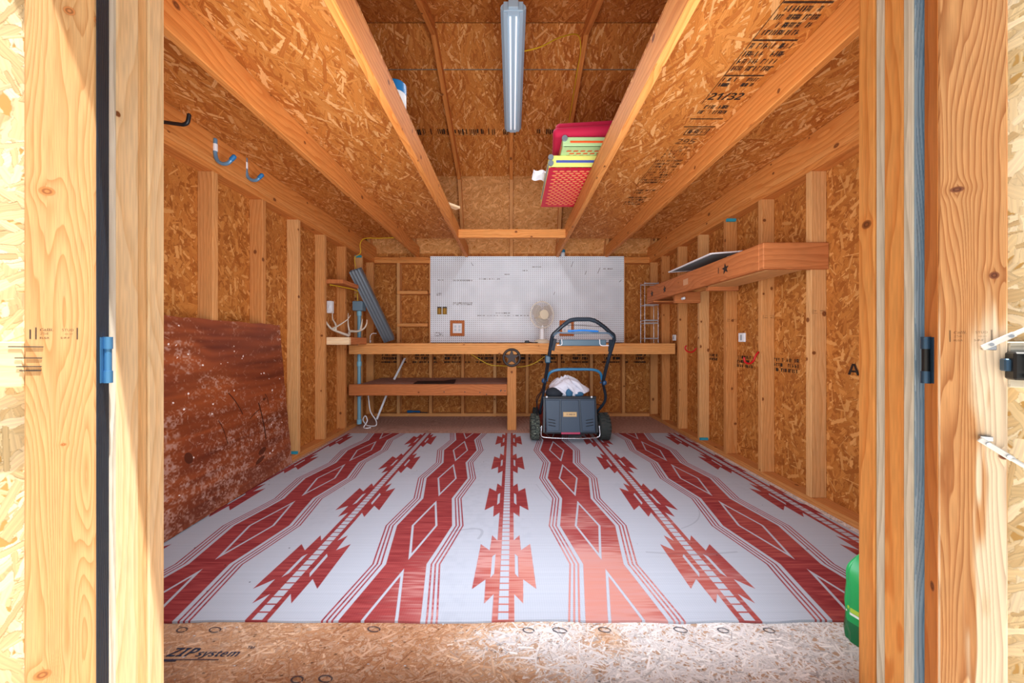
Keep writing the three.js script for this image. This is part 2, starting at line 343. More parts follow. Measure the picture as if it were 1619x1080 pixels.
{
  setSeed(600);
  for (const [a, b] of [[-1.85, -0.63], [-0.627, 0.59], [0.593, 1.85]]) part(wallB, 'sheathing_panel', bb(a, b, -0.02, 2.16, -4.56, -4.549, 1, 0), mOsbWall);
  part(wallB, 'bottom_plate', bb(-WX, WX, 0, 0.038, -4.549, -BZ, 0), mStud[0]);
  part(wallB, 'top_plate', bb(-WX, WX, STUD_T, STUD_T + 0.0375, -4.549, -BZ, 0), mJoist[0]);
  part(wallB, 'top_plate', bb(-WX, WX, STUD_T + 0.0385, PLATE_T, -4.549, -BZ, 0), mJoist[1]);
  for (let k = -4; k < 4; k++) { const m = part(wallB, 'stud', studGeosB[(k + 6) % 6], mStud[(k + 6) % 3]); m.position.set(0.19 + 0.4064 * k, 0.038 + (STUD_T - 0.038) / 2, -(BZ + 0.0445)); if (k % 2) m.rotation.z = Math.PI; }
  for (const y of [1.56, 1.152]) part(wallB, 'blocking', bb(-1.44, -1.06, y - 0.019, y + 0.019, -4.54, -4.425, 0), mBench, 'short horizontal block used as a small shelf');
  const t = canvasTex(2000, 90, (x, w, h) => { x.clearRect(0, 0, w, h); setSeed(77); for (let u = 20; u < w; u += 236) { inkRows(x, u + rr(0, 20), 8, 150, 2, 30, 0.85, 1, 8); inkRows(x, u, 72, 190, 1, 16, 0.9, 0.9, 6); } });
  print(wallB, 'board_stamp', t, 3.44, 0.15, (q) => q.translate(0, 0.735, -4.548), 'rows of black print on the strand board');
}
/* front wall round the doorway */
const wallF = struct('wall_front', 'front shed wall with bare jamb boards and blue wood-grain trim', 'wall');
{
  setSeed(700);
  const HD = 1.95;
  for (const [s, X, q] of [[-1, FXL, [0.92, 0.880, 0.8575, 0.809, 0.788]], [1, FXR, [0.92, 0.8798, 0.8574, 0.8145, 0.790]]]) {
    const m = s < 0 ? mJambL : mJambR, x = (a, b) => [s * (X + a), s * (X + b)];
    const jb = (name, a, b, d0, d1, mm, lab) => { const [x0, x1] = x(a, b); part(wallF, name, bb(Math.min(x0, x1), Math.max(x0, x1), -0.02, HD, -d0, -d1, 1, 0.002), mm, lab); };
    jb('jamb_board', 0, 0.038, q[0], q[1] + 0.0006, m);
    jb('jamb_board', 0.004, 0.038, q[1], q[2] + 0.0006, s < 0 ? mJambM : mGrey);
    jb('jamb_board', 0.001, 0.038, q[2], q[3] + 0.0006, m);
    jb('trim_edge', 0, 0.02, q[3], q[4] + 0.004, s < 0 ? mPale : mGrey, 'weathered pale edge of the trim board');
    jb('exterior_trim', 0.0005, 0.10, q[4] + 0.0038, q[4], s < 0 ? mNavy : mBlue, 'blue painted wood-grain trim face');
    jb('jamb_stud', 0.0385, 0.0765, 0.92, 0.831, mStud[0]);
    const [s0, s1] = x(0.021, 0.95); part(wallF, 'siding_panel', bb(Math.min(s0, s1), Math.max(s0, s1), -0.1, 2.1, -0.8305, -0.81, 1, 0), mBlue);
  }
  for (const X of [-1.70, -1.40, 1.40, 1.70]) { const m = part(wallF, 'stud', studGeosB[1], mStud[0]); m.position.set(X, 0.038 + (STUD_T - 0.038) / 2, -0.876); }
  part(wallF, 'header', bb(-1.82, 1.82, HD + 0.0005, PLATE_T + 0.14, -0.92, -0.831, 0), mJoist[0]);
  part(wallF, 'siding_panel', bb(-1.85, 1.85, HD + 0.0005, 2.12, -0.8305, -0.79, 0, 0), mBlue);
}

/* ------------------------------------------------------------ roof and loft */
const mRoofing = mat(0x15171a, 0.9);
const roof = struct('ceiling', 'barn roof of strand board on bare rafters above the open loft', 'ceiling');
{
  setSeed(800);
  const pt = (p, x) => V(x, p[1], -p[0]);
  const off = (a, b, o) => { const dx = b[0] - a[0], dy = b[1] - a[1], l = Math.hypot(dx, dy), s = (dx * -1 < 0 ? 1 : -1); return [dy / l * o * s, -dx / l * o * s]; };
  const seg = [[FOOT, KNEE], [KNEE, RIDGE], [RIDGE, mir(KNEE)], [mir(KNEE), mir(FOOT)]];
  // outward normal of a segment in (distance, height)
  const out = (a, b) => { let nx = -(b[1] - a[1]), ny = b[0] - a[0]; const l = Math.hypot(nx, ny); nx /= l; ny /= l; const cx = (a[0] + b[0]) / 2 - RIDGE[0], cy = (a[1] + b[1]) / 2 - 2.2; if (nx * cx + ny * cy < 0) { nx = -nx; ny = -ny; } return [nx, ny]; };
  for (const X of [-1.78, -1.219, -0.609, 0.0, 0.590, 1.2, 1.78]) for (const [i, [a, b]] of seg.entries()) {
    const n = out(a, b), A = V(X - 0.008, a[1] + n[1] * 0.0445, -(a[0] + n[0] * 0.0445)), B = V(X - 0.008, b[1] + n[1] * 0.0445, -(b[0] + n[0] * 0.0445));
    part(roof, 'rafter', beam(A, B, 0.038, 0.089), i === 0 || i === 3 ? mStud[0] : mJoist[1]);
  }
  const sheet = (a, b, n, t0, t1, m) => {
    const P = (t) => [lerp(a[0], b[0], t) + n[0] * 0.0955, lerp(a[1], b[1], t) + n[1] * 0.0955], p = P(t0), q = P(t1);
    for (const [x0, x1] of [[-1.86, -0.613], [-0.611, 0.609], [0.611, 1.86]]) {
      const g = beam(V((x0 + x1) / 2, p[1], -p[0]), V((x0 + x1) / 2, q[1], -q[0]), x1 - x0, 0.011, V(0, 1, 0), 0);
      const u = g.attributes.uv; for (let i = 0; i < u.count; i++) u.setXY(i, u.getY(i), u.getX(i));
      part(roof, 'sheathing_panel', g, m);
    }
  };
  let n = out(...seg[0]); sheet(seg[0][0], seg[0][1], n, -0.12, 1.10, mOsbKnee);
  n = out(...seg[1]); sheet(seg[1][0], seg[1][1], n, -0.04, 0.345, mOsbDeck); sheet(seg[1][0], seg[1][1], n, 0.348, 0.783, mOsbDeck); sheet(seg[1][0], seg[1][1], n, 0.789, 1.021, mOsbDeck);
  { const [a, b] = seg[1], t = 0.786, Y = lerp(a[1], b[1], t) + n[1] * 0.097, D = lerp(a[0], b[0], t) + n[0] * 0.097; part(roof, 'seam_tape', beam(V(-1.8, Y, -D - 0.0042), V(1.8, Y, -D + 0.0042 - 0.0042), 0.009, 0.004, V(0, 1, 0), 0), mat(0x5f8f94, 0.8), 'teal line in the roof seam'); }
  n = out(...seg[2]); sheet(seg[2][0], seg[2][1], n, -0.021, 0.215, mOsbDeck); sheet(seg[2][0], seg[2][1], n, 0.22, 0.62, mOsbDeck); sheet(seg[2][0], seg[2][1], n, 0.623, 1.05, mOsbDeck);
  n = out(...seg[3]); sheet(seg[3][0], seg[3][1], n, -0.10, 1.10, mOsbDeck);
  for (const [i, [a, b]] of seg.entries()) { const nn = out(a, b); for (const [k, q] of [[0.104, null]]) { const A = V(0, lerp(a[1], b[1], -0.05) + nn[1] * k, -(lerp(a[0], b[0], -0.05) + nn[0] * k)), B = V(0, lerp(a[1], b[1], 1.05) + nn[1] * k, -(lerp(a[0], b[0], 1.05) + nn[0] * k)); part(roof, 'roofing', beam(A, B, 3.8, 0.005, V(0, 1, 0), 0), mRoofing); } }
  part(roof, 'ridge_cap', beam(V(-1.95, 3.475, -2.77), V(1.95, 3.475, -2.77), 0.3, 0.02, V(0, 1, 0)), mat(0x55524c, 0.9));
  part(roof, 'fascia_board', bb(-1.95, 1.95, 1.985, 2.12, -0.79, -0.661, 0), mBlue, 'blue eave board above the doorway');
  for (const s of [-1, 1]) {                       // gable ends
    const sh = new THREE.Shape([FOOT, KNEE, RIDGE, mir(KNEE), mir(FOOT)].map(([d, h], i) => new THREE.Vector2(d + (i < 2 ? 0.06 : i > 2 ? -0.06 : 0), h + (i > 0 && i < 4 ? 0.09 : 0))));
    const g = new THREE.ExtrudeGeometry(sh, { depth: 0.011, bevelEnabled: false }); g.rotateY(Math.PI / 2); g.translate(s * 1.83 - 0.0055, 0, 0);
    part(roof, 'gable_panel', g, mOsbWall);
  }
  const tick = (seed) => canvasTex(1200, 80, (x, w, h) => { x.clearRect(0, 0, w, h); setSeed(seed); for (let u = 0; u < w; u += 7) { if (rnd() < 0.72) { x.fillStyle = `rgba(24,15,8,${rr(0.6, 1)})`; const a = rr(2, 16); x.fillRect(u, a, rr(3, 6), h - a - rr(0, 24)); } } });
  const onRoof = (sg, t, wd, tex) => { const [a, b] = sg, nn = out(a, b), d = lerp(a[0], b[0], t) + nn[0] * 0.0892, h = lerp(a[1], b[1], t) + nn[1] * 0.0892, ang = Math.atan2(b[1] - a[1], -(b[0] - a[0]));
    print(roof, 'board_stamp', tex, 3.3, wd, (q) => { q.applyMatrix4(new THREE.Matrix4().makeBasis(V(1, 0, 0), V(0, (b[1] - a[1]), -(b[0] - a[0])).normalize(), new THREE.Vector3().crossVectors(V(1, 0, 0), V(0, (b[1] - a[1]), -(b[0] - a[0])).normalize()))).translate(0, h, -d); }, 'band of black nailing marks printed on the roof board'); };
  onRoof(seg[1], 0.375, 0.075, tick(91));
  onRoof(seg[0], 0.33, 0.09, tick(92));
  // yellow cable stapled along a rafter to the lamp
}
const loft = struct('loft_platform', 'loft platform of strand board on wooden joists with an open middle', 'loft');
{
  setSeed(900);
  const J = (x0, x1) => part(loft, 'joist', bb(x0, x1, PLATE_T, DECK, -4.50, -FZ, 2, 0.004), mJoist[x0 > 0 && x0 < 1 ? 0 : 1]);
  J(-0.592, -0.554); J(0.554, 0.592); J(-1.213, -1.175); J(1.175, 1.213);
  part(loft, 'rim_joist', bb(-1.775, -1.737, PLATE_T, DECK, -4.548, -FZ, 2, 0.004), mJoist[1]);
  part(loft, 'rim_joist', bb(1.737, 1.775, PLATE_T, DECK, -4.548, -FZ, 2, 0.004), mJoist[1]);
  part(loft, 'loft_header', bb(-0.5535, 0.5535, PLATE_T, 2.10, -3.668, -3.63, 0, 0.004), mJoist[0]);
  for (const s of [-1, 1]) for (const [a, b] of [[0.92, 2.105], [2.108, 4.136]]) {
    const g = bb(s * 0.558, s * 1.815, DECK + 0.0003, DECK + 0.0183, -b, -a, 0, 0);
    part(loft, 'deck_panel', g, mOsbDeck);
  }
  setSeed(15);
  const t = canvasTex(180, 2000, (x, w, h) => {
    x.clearRect(0, 0, w, h); x.fillStyle = 'rgba(24,16,10,0.85)';
    const rule = (y) => { x.fillStyle = 'rgba(24,16,10,0.8)'; x.fillRect(8, y, w - 20, 7); };
    x.fillRect(4, 20, 3, 760); x.fillRect(4, 1250, 3, 330);
    inkRows(x, 14, 20, 150, 6, 30, 0.85, 1, 5); rule(205); inkRows(x, 14, 220, 150, 3, 30, 0.9, 1, 5); rule(320); inkRows(x, 20, 335, 140, 4, 28, 0.8, 1, 5); rule(455); inkRows(x, 14, 470, 150, 4, 34, 0.8, 1, 5); rule(615); inkRows(x, 14, 630, 140, 2, 28, 0.6, 1, 5);
    x.font = 'bold 58px sans-serif'; x.fillStyle = 'rgba(18,11,6,0.95)'; x.fillText('21/32', 12, 755); rule(880); inkRows(x, 20, 790, 130, 2, 34, 0.7, 1, 5);
    rule(940); x.strokeStyle = 'rgba(24,16,10,0.8)'; x.lineWidth = 5; x.strokeRect(40, 960, 110, 50); inkRows(x, 52, 968, 90, 1, 46, 1, 1, 5);
    x.font = 'bold 64px sans-serif'; x.fillText('295', 30, 1090); inkRows(x, 20, 1110, 140, 4, 34, 0.6, 0.6, 5); inkRows(x, 14, 1250, 150, 9, 34, 0.9, 0.7, 5); inkRows(x, 30, 1640, 120, 2, 40, 0.9, 1, 5); inkRows(x, 20, 1760, 130, 4, 40, 0.9, 0.9, 5);
  });
  print(loft, 'board_stamp', t, 0.20, 2.35, (q) => q.rotateX(Math.PI / 2).translate(1.055, DECK - 0.0006, -2.05), 'column of black print and numbers under the loft board');
}

/* ------------------------------------------------------------ doors */
const tStileL = lumberTex(261, { w: 256, h: 2048, mw: 0.11, mh: 2.0, early: [212, 166, 116], late: [184, 128, 78], freq: 90, contrast: 0.8, arch: 1.5, knots: [[0.030, 1.245, 0.010, 0.8], [0.052, 0.735, 0.004, 0.7], [0.024, 0.28, 0.011, 0.8], [0.06, 1.62, 0.008, 1], [0.05, 0.10, 0.008, 1]], knotCol: [190, 120, 70] });
const tStileR = lumberTex(271, { w: 256, h: 2048, mw: 0.11, mh: 2.0, early: [208, 154, 104], late: [160, 100, 58], freq: 105, contrast: 1.0, arch: 1.0, knots: [[0.026, 1.255, 0.009, 0.6], [0.075, 1.075, 0.006, 1.1], [0.088, 0.72, 0.007, 0.8], [0.05, 0.2, 0.004, 1]], knotCol: [120, 70, 50], wcol: [236, 226, 208], weather: (x, y, b) => sstep(0.045, 0.062, x + (b - 0.5) * 0.03) * sstep(1.10, 1.0, y + b * 0.1) * 0.75 });
function door(s) {
  const left = s < 0, g = struct(left ? 'door_1' : 'door_2', left ? 'left shed door swung open, pale strand board in a stud frame' : 'right shed door swung open, with black latch and white rods', 'door', left ? V(-0.872, 0, -0.741) : V(0.886, 0, -0.735));
  g.rotation.y = left ? Math.PI / 6 : -Math.PI / 6;
  setSeed(left ? 1000 : 1100);
  const W = left ? 0.0976 : 0.0935, L = 0.90, add = (name, geo, m, lab, par = g) => { const k = shade(new THREE.Mesh(geo, m)); k.name = name; if (lab) k.userData.label = lab; par.add(k); return k; };
  const X = (a, b) => [Math.min(s * a, s * b), Math.max(s * a, s * b)];
  const bx = (a, b, y0, y1, z0, z1, ax = 1, c = 0.002, uo, vo) => { const [x0, x1] = X(a, b); return bb(x0, x1, y0, y1, z0, z1, ax, c, uo, vo); };
  const stile = bx(0, W, 0.0, 1.90, -0.038, 0, 1, 0.003, left ? W / 2 : W / 2, 0.95);
  add('stile', stile, woodMat(left ? tStileL : tStileR, { roughness: 0.6 }));
  add('stile', bx(L - 0.09, L, 0.0, 1.90, -0.038, 0), mJambL);
  for (const y of [0.9 - 0.0445, 0.0005, 1.90 - 0.0895]) add('rail', bx(W + 0.0005, L - 0.0905, y, y + 0.089, -0.038, left ? -0.0005 : -0.001, 0), left ? mJambL : mGrey);
  add('door_panel', bx(0.002, L - 0.002, 0.0, 1.90, -0.0495, -0.0385, 1, 0), mOsbDoor);
  add('siding', bx(0.0, L, -0.01, 1.91, -0.056, -0.050, 1, 0), mBlue);
  add('edge_strip', bx(-0.0012, -0.0003, 0.0, 1.90, -0.052, -0.0005, 1, 0), left ? mNavy : mJoist[1], left ? 'dark blue painted door edge' : 'brown door edge');
  // stamp
  const st = canvasTex(420, 180, (x, w, h) => {
    x.clearRect(0, 0, w, h); const a = left ? 0.72 : 0.5; x.fillStyle = `rgba(44,38,44,${a})`; x.strokeStyle = x.fillStyle;
    x.fillRect(46, 14, 12, 150); x.fillRect(388, 14, 12, 150); if (left) x.fillRect(0, 40, 14, 120);
    x.font = 'italic bold 44px serif'; x.fillText('Calli.', 78, 58); x.font = '42px sans-serif'; x.fillText('254', 84, 106); x.font = 'bold 32px sans-serif'; x.fillText('8LGA', 80, 156);
    x.font = '42px sans-serif'; x.fillText('STUD', 262, 58); x.font = '26px sans-serif'; x.fillText('KD HT', 286, 104); x.font = 'bold 34px sans-serif'; x.fillText('S-P-F', 252, 156);
  });
  const sg = new THREE.PlaneGeometry(0.068, 0.0285).translate(s * (left ? 0.056 : 0.042), left ? 0.961 : 0.956, 0.0004);
  add('grade_stamp', sg, new THREE.MeshStandardMaterial({ map: st, transparent: true, roughness: 0.8 }), 'black lumber grade stamp');
  for (const y of [0.905, 0.09, 1.80]) {
    const hg = [new THREE.CylinderGeometry(0.0062, 0.0062, 0.098, 12).translate(s * -0.008, y, -0.028)];
    const h = add('hinge', merge(hg), left ? mGalvBlue : mBlack, left ? 'blue-grey steel butt hinge' : 'black steel butt hinge');
    for (const k of [-1, 1]) add('knuckle', new THREE.CylinderGeometry(0.0078, 0.0078, 0.026, 12).translate(s * -0.008, y + k * 0.037, -0.028), left ? mGalvBlue : mKnuckle, null, h);
    add('leaf', bx(-0.0022, -0.0014, y - 0.049, y + 0.049, -0.044, -0.012, 1, 0), left ? mGalvBlue : mKnuckle, null, h);
  }
  if (left) {
    for (const [u, y] of [[0.004, 0.935], [0.012, 0.913], [0.014, 0.896], [0.018, 0.888]]) add('nail', capTube([V(-(W + 0.022 - u), y, 0.0012), V(-(W - 0.026 + u * 0.2), y - 0.001, 0.0012)], 0.0009, 4, 5), mBlack, 'thin dark nail across the rail joint');
  } else {
    const latch = add('latch', merge([bx(W - 0.006, W + 0.10, 0.872, 0.925, 0, 0.028, 0, 0.003), bx(W + 0.008, W + 0.10, 0.886, 0.913, 0.028, 0.040, 0, 0.003)]), mBlack, 'black steel door latch');
    add('latch_bolt', merge([bx(W - 0.014, W + 0.03, 0.888, 0.912, 0.004, 0.02, 0, 0.002), ...[0.880, 0.918].map((y) => new THREE.CylinderGeometry(0.004, 0.004, 0.09, 8).rotateZ(Math.PI / 2).translate(W + 0.05, y, 0.033))]), mKnuckle, null, latch);
    for (const [x0, y0, x1, y1] of [[W - 0.038, 0.932, W + 0.06, 0.998], [W - 0.042, 0.752, W + 0.06, 0.672]]) {
      const a = V(x0, y0, 0.010), b = V(x1, y1, 0.010), dir = b.clone().sub(a), m1 = a.clone().addScaledVector(dir, 0.42);
      const rod = add('latch_rod', merge([beam(a, m1, 0.010, 0.004, V(0, 0, 1), 0.001), capTube([m1, b], 0.0042, 4, 8)]), mWhite, 'white steel latch rod with flattened end');
      for (const t of [0.25, 0.85]) { const p = a.clone().lerp(m1, t); add('screw', new THREE.CylinderGeometry(0.0035, 0.0035, 0.004, 8).rotateX(Math.PI / 2).translate(p.x, p.y, p.z + 0.003), mSteel, null, rod); }
      add('rod_guide', bx(x0 + 0.002, x0 + 0.02, y0 - 0.004, y0 + 0.006, 0, 0.008, 0, 0.001), mSteel, null, rod);
    }
  }
}
const mGalvBlue = mat(0x4f8cc0, 0.35, { metalness: 0.3 }), mKnuckle = mat(0x3b5a78, 0.35, { metalness: 0.5 });
door(-1); door(1);
let mBP2, mSh2;
/* ------------------------------------------------------------ rug */
{
  const X0 = -1.69, X1 = 1.69, D0 = 1.187, D1 = 3.618, W = 2004, H = 1459, ppm = W / (X1 - X0);
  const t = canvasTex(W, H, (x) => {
    const U = (X) => (X - X0) * ppm, Q = (d) => (D1 - d) * ppm;           // canvas top = far edge
    x.fillStyle = '#afb4bd'; x.fillRect(0, 0, W, H);
    const RED = '#8f3a3a', C0 = -0.03, HP = 0.415, PER = 0.632, M0 = 1.462;   // motif centres at M0 + n PER
    const poly = (pts, fill) => { x.fillStyle = fill; x.beginPath(); pts.forEach(([a, b], i) => i ? x.lineTo(U(a), Q(b)) : x.moveTo(U(a), Q(b))); x.closePath(); x.fill(); };
    const line = (pts, col, w) => { x.strokeStyle = col; x.lineWidth = w * ppm; x.lineJoin = 'miter'; x.beginPath(); pts.forEach(([a, b], i) => i ? x.lineTo(U(a), Q(b)) : x.moveTo(U(a), Q(b))); x.stroke(); };
    for (let k = -4; k <= 4; k++) {
      const c = C0 + HP * k;
      if (k % 2 === 0) {                                                   // ladder with stepped arrows
        for (const s of [-1, 1]) {
          poly([[c + s * 0.018, 0.5], [c + s * 0.038, 0.5], [c + s * 0.038, 4.2], [c + s * 0.018, 4.2]], RED);
          for (let n = -1; n < 5; n++) {
            const m = M0 + PER * n, p = (u, v) => [c + s * u, m + v];
            poly([p(0.030, 0.165), p(0.066, 0.225), p(0.070, 0.10), p(0.114, 0.150), p(0.122, -0.150), p(0.074, -0.095), p(0.070, -0.225), p(0.030, -0.165)], RED);
            poly([p(0.042, 0.075), p(0.056, 0.055), p(0.056, -0.085), p(0.042, -0.06)], '#afb4bd');
          }
        }
        for (let d = 0.9; d < 4; d += 0.037) line([[c - 0.02, d], [c + 0.02, d]], RED, 0.006);
      } else {                                                             // wavy band with diamonds and triple lines
        const edge = (s, o) => { const e = []; for (let n = -2; n < 10; n++) { const d = M0 + PER * n / 2; e.push([c + s * ((n % 2 ? 0.140 : 0.085) + o), d]); } return e; };
        poly([...edge(-1, 0), ...edge(1, 0).reverse()], RED);
        for (const s of [-1, 1]) for (const o of [0.021, 0.038, 0.055]) line(edge(s, o), '#8e3a40', 0.0065);
        for (let n = -1; n < 5; n++) { const m = M0 + PER * (n + 0.5); line([[c, m + 0.262], [c - 0.06, m], [c, m - 0.262], [c + 0.06, m], [c, m + 0.262], [c - 0.06, m]], '#afb4bd', 0.011); }
      }
    }
    // woven grain, sun-faded dye and scuffs, worked out pixel by pixel
    const im = x.getImageData(0, 0, W, H), p = im.data, n1 = makeNoise(701, 24, 24), n2 = makeNoise(702, 64, 64), n3 = makeNoise(703, 40, 400);
    setSeed(704); const row = Float32Array.from({ length: H }, () => rnd());
    for (let y = 0; y < H; y++) for (let q = 0; q < W; q++) {
      const i = (y * W + q) * 4, X = X0 + q / ppm, d = D1 - y / ppm, red = p[i] - p[i + 1] > 50 ? 1 : 0;
      const streak = n3(q / 50, y / 3.6), blot = n1(X * 5 + 20, d * 6), fine = n2(q / 14, y / 14);
      const wv = ((y % 4) < 1 ? -7 : 2) + ((q % 5) < 1 ? -5 : 1) + (row[y] - 0.5) * 7;
      let r = p[i] + wv, g = p[i + 1] + wv, b = p[i + 2] + wv;
      if (red) { const k = (streak - 0.5) * 34; r += k; g += k * 0.8; b += k * 0.7; }
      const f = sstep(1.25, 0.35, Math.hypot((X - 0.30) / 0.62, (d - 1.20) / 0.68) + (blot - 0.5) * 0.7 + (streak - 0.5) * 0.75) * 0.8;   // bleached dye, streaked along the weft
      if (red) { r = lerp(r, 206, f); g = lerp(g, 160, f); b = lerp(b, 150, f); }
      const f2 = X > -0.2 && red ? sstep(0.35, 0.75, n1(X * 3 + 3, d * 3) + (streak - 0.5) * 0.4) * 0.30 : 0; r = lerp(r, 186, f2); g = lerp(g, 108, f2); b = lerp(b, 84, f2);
      const dirt = sstep(0.62, 0.85, n1(X * 4, d * 4) * 0.6 + fine * 0.4) * 4; r -= dirt; g -= dirt; b -= dirt * 0.9;
      p[i] = clamp(r, 0, 255); p[i + 1] = clamp(g, 0, 255); p[i + 2] = clamp(b, 0, 255);
    }
    x.putImageData(im, 0, 0);
    x.lineCap = 'round'; setSeed(705);
    for (const [a, b, c, d, e, f, w] of [[-0.30, 1.72, -0.10, 1.80, -0.16, 1.66, 8], [0.30, 1.98, 0.40, 2.06, 0.5, 2.04, 3], [0.16, 2.3, 0.25, 1.9, 0.36, 1.82, 3], [0.60, 1.55, 0.8, 1.52, 1.0, 1.55, 6], [0.85, 1.75, 1.0, 1.82, 1.04, 1.95, 4], [0.45, 2.5, 0.5, 2.45, 0.62, 2.48, 3]]) { x.strokeStyle = 'rgba(84,84,92,0.16)'; x.lineWidth = w; x.beginPath(); x.moveTo(U(a), Q(b)); x.quadraticCurveTo(U(c), Q(d), U(e), Q(f)); x.stroke(); }
    for (let i = 0; i < 60; i++) { x.fillStyle = 'rgba(40,32,30,0.7)'; x.beginPath(); x.arc(rnd() * W, rnd() * H, rr(0.8, 2.4), 0, 7); x.fill(); }
  });
  const g = new THREE.BoxGeometry(X1 - X0, 0.006, D1 - D0, 160, 1, 120), p = g.attributes.position, nn = makeNoise(711, 32, 32);
  for (let i = 0; i < p.count; i++) { const X = p.getX(i), z = p.getZ(i), up = p.getY(i) > 0; p.setY(i, up ? 0.006 + 0.003 * nn(X * 5 + 9, z * 5 + 9) : 0.0008); if (Math.abs(z) > (D1 - D0) / 2 - 0.001) p.setZ(i, z + (nn(X * 7 + 3, 5) - 0.5) * 0.012); }
  for (let i = 0; i < p.count; i++) g.attributes.uv.setXY(i, clamp(p.getX(i) / (X1 - X0) + 0.5, 0.001, 0.999), clamp(0.5 - p.getZ(i) / (D1 - D0), 0.001, 0.999));
  g.computeVertexNormals(); g.translate((X0 + X1) / 2, 0, -(D0 + D1) / 2);
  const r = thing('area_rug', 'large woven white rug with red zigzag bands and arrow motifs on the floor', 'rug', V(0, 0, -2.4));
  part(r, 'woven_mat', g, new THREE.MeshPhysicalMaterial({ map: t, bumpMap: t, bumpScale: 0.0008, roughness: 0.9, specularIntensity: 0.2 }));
}

/* ------------------------------------------------------------ plywood sheet leaning on the left wall */
{
  const t = canvasTex(1024, 1024, (x, W, H) => {
    const n1 = makeNoise(721, 16, 16), n2 = makeNoise(722, 12, 64), n3 = makeNoise(723, 128, 128), n4 = makeNoise(724, 40, 40), im = x.createImageData(W, H), p = im.data;
    for (let y = 0; y < H; y++) for (let q = 0; q < W; q++) {
      const i = (y * W + q) * 4, u = q / W, v = y / H, a = n1(u * 6, v * 6), b = n2(u * 2.2 + a * 0.3, v * 26 + a * 2) * 0.6 + n2(u * 5, v * 60) * 0.4, c = n3(u * 128, v * 128), e = n4(u * 40, v * 40);
      let r = 126 + (b - 0.5) * 60 + (a - 0.5) * 20, g = 60 + (b - 0.5) * 36 + (a - 0.5) * 12, bl = 32 + (b - 0.5) * 18;
      const sc = sstep(0.60, 0.96, e * 0.36 + c * 0.42 + a * 0.35 + sstep(0.35, 0.8, v) * 0.12) * 0.6;      // chalky scuffs
      r = lerp(r, 196, sc); g = lerp(g, 168, sc); bl = lerp(bl, 160, sc);
      p[i] = clamp(r, 0, 255); p[i + 1] = clamp(g, 0, 255); p[i + 2] = clamp(bl, 0, 255); p[i + 3] = 255;
    }
    x.putImageData(im, 0, 0); setSeed(725); x.lineCap = 'round';
    for (let i = 0; i < 900; i++) { const u = rnd() * W, v = H * Math.pow(rnd(), 0.6), a = rr(0, 6.3), l = rr(4, 26); x.strokeStyle = `rgba(226,206,198,${rr(0.2, 0.6)})`; x.lineWidth = rr(0.8, 2.2); x.beginPath(); x.moveTo(u, v); x.lineTo(u + Math.cos(a) * l, v + Math.sin(a) * l); x.stroke(); }
    for (let i = 0; i < 40; i++) { x.fillStyle = 'rgba(240,232,226,0.9)'; x.beginPath(); x.ellipse(rnd() * W, rnd() * H, rr(2, 6), rr(2, 8), rnd(), 0, 7); x.fill(); }
    x.strokeStyle = 'rgba(44,22,16,0.75)'; for (const [a, b, c, d, w] of [[560, 420, 640, 560, 6], [770, 520, 800, 760, 9], [480, 560, 520, 700, 4], [690, 600, 770, 560, 5], [830, 470, 850, 540, 5]]) { x.lineWidth = w; x.beginPath(); x.moveTo(a, b); x.quadraticCurveTo((a + c) / 2 + 10, (b + d) / 2 - 12, c, d); x.stroke(); }
    x.fillStyle = 'rgba(72,34,20,0.8)'; for (const [a, b, c, d] of [[760, 830, 34, 18], [735, 880, 40, 15], [820, 500, 14, 8], [300, 700, 20, 30]]) { x.beginPath(); x.ellipse(a, b, c, d, -0.3, 0, 7); x.fill(); }
  });
  const a = V(-1.612, 0.012, -1.45), b = V(-1.690, 0.012, -2.70), c = V(-1.7285, 1.064, -2.61), d = V(-1.7285, 1.074, -1.45);
  const n = new THREE.Vector3().crossVectors(b.clone().sub(a), d.clone().sub(a)).normalize(); if (n.x < 0) n.negate();
  const NU = 24, NV = 20, pos = [], uv = [], idx = []; setSeed(727);
  const jag = Array.from({ length: NU + 1 }, () => rr(-0.004, 0.004)), jag2 = Array.from({ length: NV + 1 }, () => rr(-0.004, 0.004));
  for (const s of [0, 1]) for (let j = 0; j <= NV; j++) for (let i = 0; i <= NU; i++) {
    const u = i / NU, v = j / NV, q = a.clone().lerp(b, u).lerp(d.clone().lerp(c, u), v); if (j === NV) q.y += jag[i]; if (i === NU) q.z += jag2[j]; q.addScaledVector(n, s * 0.011); pos.push(q.x, q.y, q.z); uv.push(u, v);
  }
  const id = (s, i, j) => s * (NU + 1) * (NV + 1) + j * (NU + 1) + i;
  for (let j = 0; j < NV; j++) for (let i = 0; i < NU; i++) for (const s of [0, 1]) { const q = [id(s, i, j), id(s, i + 1, j), id(s, i + 1, j + 1), id(s, i, j + 1)]; if (s) idx.push(q[0], q[2], q[1], q[0], q[3], q[2]); else idx.push(q[0], q[1], q[2], q[0], q[2], q[3]); }
  const rim = []; for (let i = 0; i < NU; i++) rim.push([i, 0]); for (let j = 0; j < NV; j++) rim.push([NU, j]); for (let i = NU; i > 0; i--) rim.push([i, NV]); for (let j = NV; j > 0; j--) rim.push([0, j]);
  rim.forEach(([i, j], k) => { const [i2, j2] = rim[(k + 1) % rim.length]; idx.push(id(0, i, j), id(1, i, j), id(1, i2, j2), id(0, i, j), id(1, i2, j2), id(0, i2, j2)); });
  const g = new THREE.BufferGeometry(); g.setAttribute('position', new THREE.Float32BufferAttribute(pos, 3)); g.setAttribute('uv', new THREE.Float32BufferAttribute(uv, 2)); g.setIndex(idx);
  const gg = g.toNonIndexed(); gg.computeVertexNormals();
